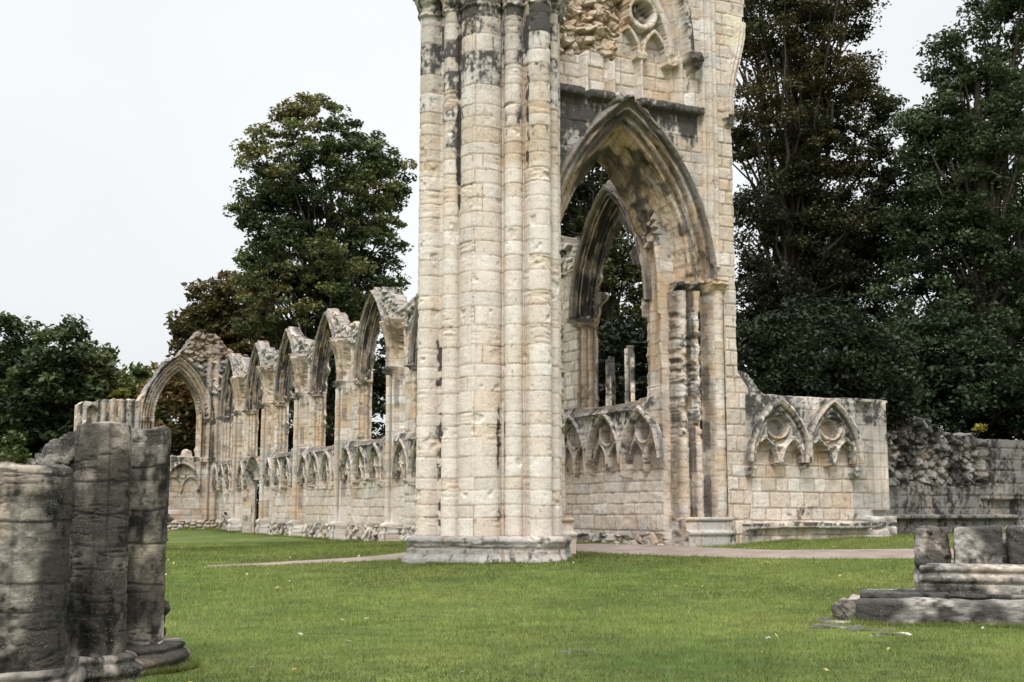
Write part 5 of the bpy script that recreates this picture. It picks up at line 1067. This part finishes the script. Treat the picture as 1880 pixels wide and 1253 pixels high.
# ------------------------------------------------------------------ grass and fallen leaves
def inpath(x, y):
    P = np.array(PATH); d = np.full(x.shape, 9.0)
    for a, b in zip(P[:-1], P[1:]):
        t = np.clip(((x - a[0]) * (b[0] - a[0]) + (y - a[1]) * (b[1] - a[1])) / ((b[0] - a[0]) ** 2 + (b[1] - a[1]) ** 2), 0, 1)
        w_ = a[2] + (b[2] - a[2]) * t; d = np.minimum(d, np.hypot(x - a[0] - t * (b[0] - a[0]), y - a[1] - t * (b[1] - a[1])) - w_ * .96)
    return d < 0
def fan(n, d0, d1, rng, p=1.0):
    t = rng.rand(n); D = (d0 ** p + (d1 ** p - d0 ** p) * t) ** (1 / p); th = np.radians(rng.uniform(-25, 26, n)) + YAW
    return D * np.sin(th), D * np.cos(th), D
def grass():
    rng = np.random.RandomState(77); x, y, D = fan(420000, 9.5, 48, rng, 1.0)
    ok = ~inpath(x, y) & (x < 16.3 - .0 * y) | (~inpath(x, y) & (y < 24.1)); ok &= ~((np.hypot(x - 12.0, y - 24.85) < 1.5))
    ok &= ~((y > 24.2) & (x > 15.9)); x, y, D = x[ok], y[ok], D[ok]
    ex = []                                             # longer tufts left by the mower against stone
    def along(x0, y0, x1, y1, m, sp=.06): t = rng.rand(m); ex.append(np.stack([x0 + (x1 - x0) * t + rng.normal(0, sp, m), y0 + (y1 - y0) * t + rng.normal(0, sp, m)], 1))
    along(15.95, 29, 15.95, 70, 16000, .12); along(18.2, 23.98, 22.9, 23.98, 5000); along(22.8, 25.6, 30, 25.6, 4000, .1); along(9.3, 70.1, 16, 70.1, 2500, .15)
    th = rng.uniform(-pi, pi, 9000); ex.append(np.stack([12.0 + np.cos(th) * 1.98 + rng.normal(0, .10, 9000), 24.85 + np.sin(th) * 1.98 + rng.normal(0, .10, 9000)], 1))
    along(10.28, 11.62, 12.2, 9.7, 3500, .035); along(10.28, 11.62, 11.2, 12.6, 1500, .035); along(10.3, 12.0, 10.9, 11.0, 1200, .22)
    th = rng.uniform(-1.6, 1.0, 2500); ex.append(np.stack([2.17 + np.cos(th) * .56, 12.30 + np.sin(th) * .56], 1))
    ex = np.concatenate(ex); ex = ex[rng.rand(len(ex)) < sst(.35, .6, fbm(ex[:, 0] * 1.5, ex[:, 1] * 1.5, 9, 3)) + .12]; n0 = len(x)
    x = np.append(x, ex[:, 0]); y = np.append(y, ex[:, 1]); D = np.hypot(x, y); n = len(x)
    z = gzn(x, y); s = .5 + D / 22; h = rng.uniform(.018, .045, n) * (.8 + D / 40) * (.6 + fbm(x * .8, y * .8, 5, 3)); wd = .0035 * s * rng.uniform(.7, 1.4, n); a = rng.uniform(0, 2 * pi, n); h[n0:] *= rng.uniform(1.0, 2.3, n - n0) * np.where(D[n0:] > 20, .6, 1); lx = rng.normal(0, .5, n) * h; ly = rng.normal(0, .5, n) * h
    V = np.stack([np.stack([x - np.cos(a) * wd, y - np.sin(a) * wd, z - .005], -1), np.stack([x + np.cos(a) * wd, y + np.sin(a) * wd, z - .005], -1), np.stack([x + lx, y + ly, z + h], -1)], 1)
    w_ = fbm(x * .5, y * .5, 6, 4)[:, None]; w2 = fbm(x * 2.5, y * 2.5, 7, 3)[:, None]
    w3 = fbm(x * .22, y * .22, 16, 3)[:, None]; col = np.array((.094, .152, .030)) * (1 - w_) + np.array((.205, .215, .060)) * w_; col = col * (.55 + .9 * w2) * (.72 + .55 * sst(.35, .62, w3)) * rng.uniform(.6, 1.5, (n, 1)); dry = rng.rand(n) < .035; col[dry] = (.30, .25, .11)
    o = mk('grass', V, np.arange(n * 3).reshape(n, 3), M_GR, None, np.repeat(col, 3, 0), smooth=False); o['kind'] = 'stuff'; o['label'] = 'short mown green grass of the lawn'; o['category'] = 'grass'
grass()
def fallen():
    rng = np.random.RandomState(5)
    a = np.linspace(0, 2 * pi, 9)[:-1]; r = np.array([1, .55, .8, .5, .9, .5, .8, .55]); proto = {}
    for nm, c in (('tan', (.40, .27, .12)), ('yellow', (.50, .42, .14)), ('pale', (.55, .50, .38))):
        V = np.concatenate([[(0, 0, .008)], np.stack([r * np.cos(a) * .03, r * np.sin(a) * .022, .004 + .010 * np.abs(np.sin(a * 2.5))], 1)]); F = np.array([(0, 1 + i, 1 + (i + 1) % 8, 1 + (i + 2) % 8) for i in range(0, 8, 2)])
        o = mk('fallen_leaf', V, F, M_GR, None, np.tile(c, (len(V), 1)), smooth=False); proto[nm] = o
    lbs = {'tan': 'small curled tan fallen leaf lying on the green lawn', 'yellow': 'small curled yellow fallen leaf lying on the green lawn', 'pale': 'small curled pale fallen leaf lying on the green lawn'}
    x, y, D = fan(190, 10.5, 46, rng, 1.2); ok = (x < 15.8) | (y < 23.6); ok &= np.hypot(x - 12, y - 24.85) > 2.4; x, y, D = x[ok], y[ok], D[ok]; first = set()
    for i in range(len(x)):
        nm = ('tan', 'yellow', 'pale')[rng.randint(3)]; p = proto[nm]
        o = p if nm not in first else p.copy()
        if nm in first: COLL.objects.link(o)
        first.add(nm); s = rng.uniform(.7, 1.5) * (1 if D[i] < 20 else 1.5); o.location = (x[i], y[i], float(gzn(x[i], y[i])) + .03); o.scale = (s, s, s); o.rotation_euler = (rng.normal(0, .3), rng.normal(0, .3), rng.uniform(0, 6))
        tag(o, lbs[nm], 'leaf', nm + ' leaves fallen on the lawn')
    x_, y_, _ = atd(1410, 1180, 13.6); p = proto['pale'].copy(); COLL.objects.link(p); p.name = 'white_scrap'; p.location = (x_, y_, float(gzn(x_, y_)) + .045); p.scale = (2.6, 2.2, 2)
    me = p.data.copy(); p.data = me; c = me.color_attributes['Col']; c.data.foreach_set('color', np.tile((.8, .8, .78, 1), len(me.vertices)).astype(np.float32)); del p['group']; tag(p, 'white scrap lying alone on the foreground lawn left of the low pier base', 'scrap')
fallen()
print('built')
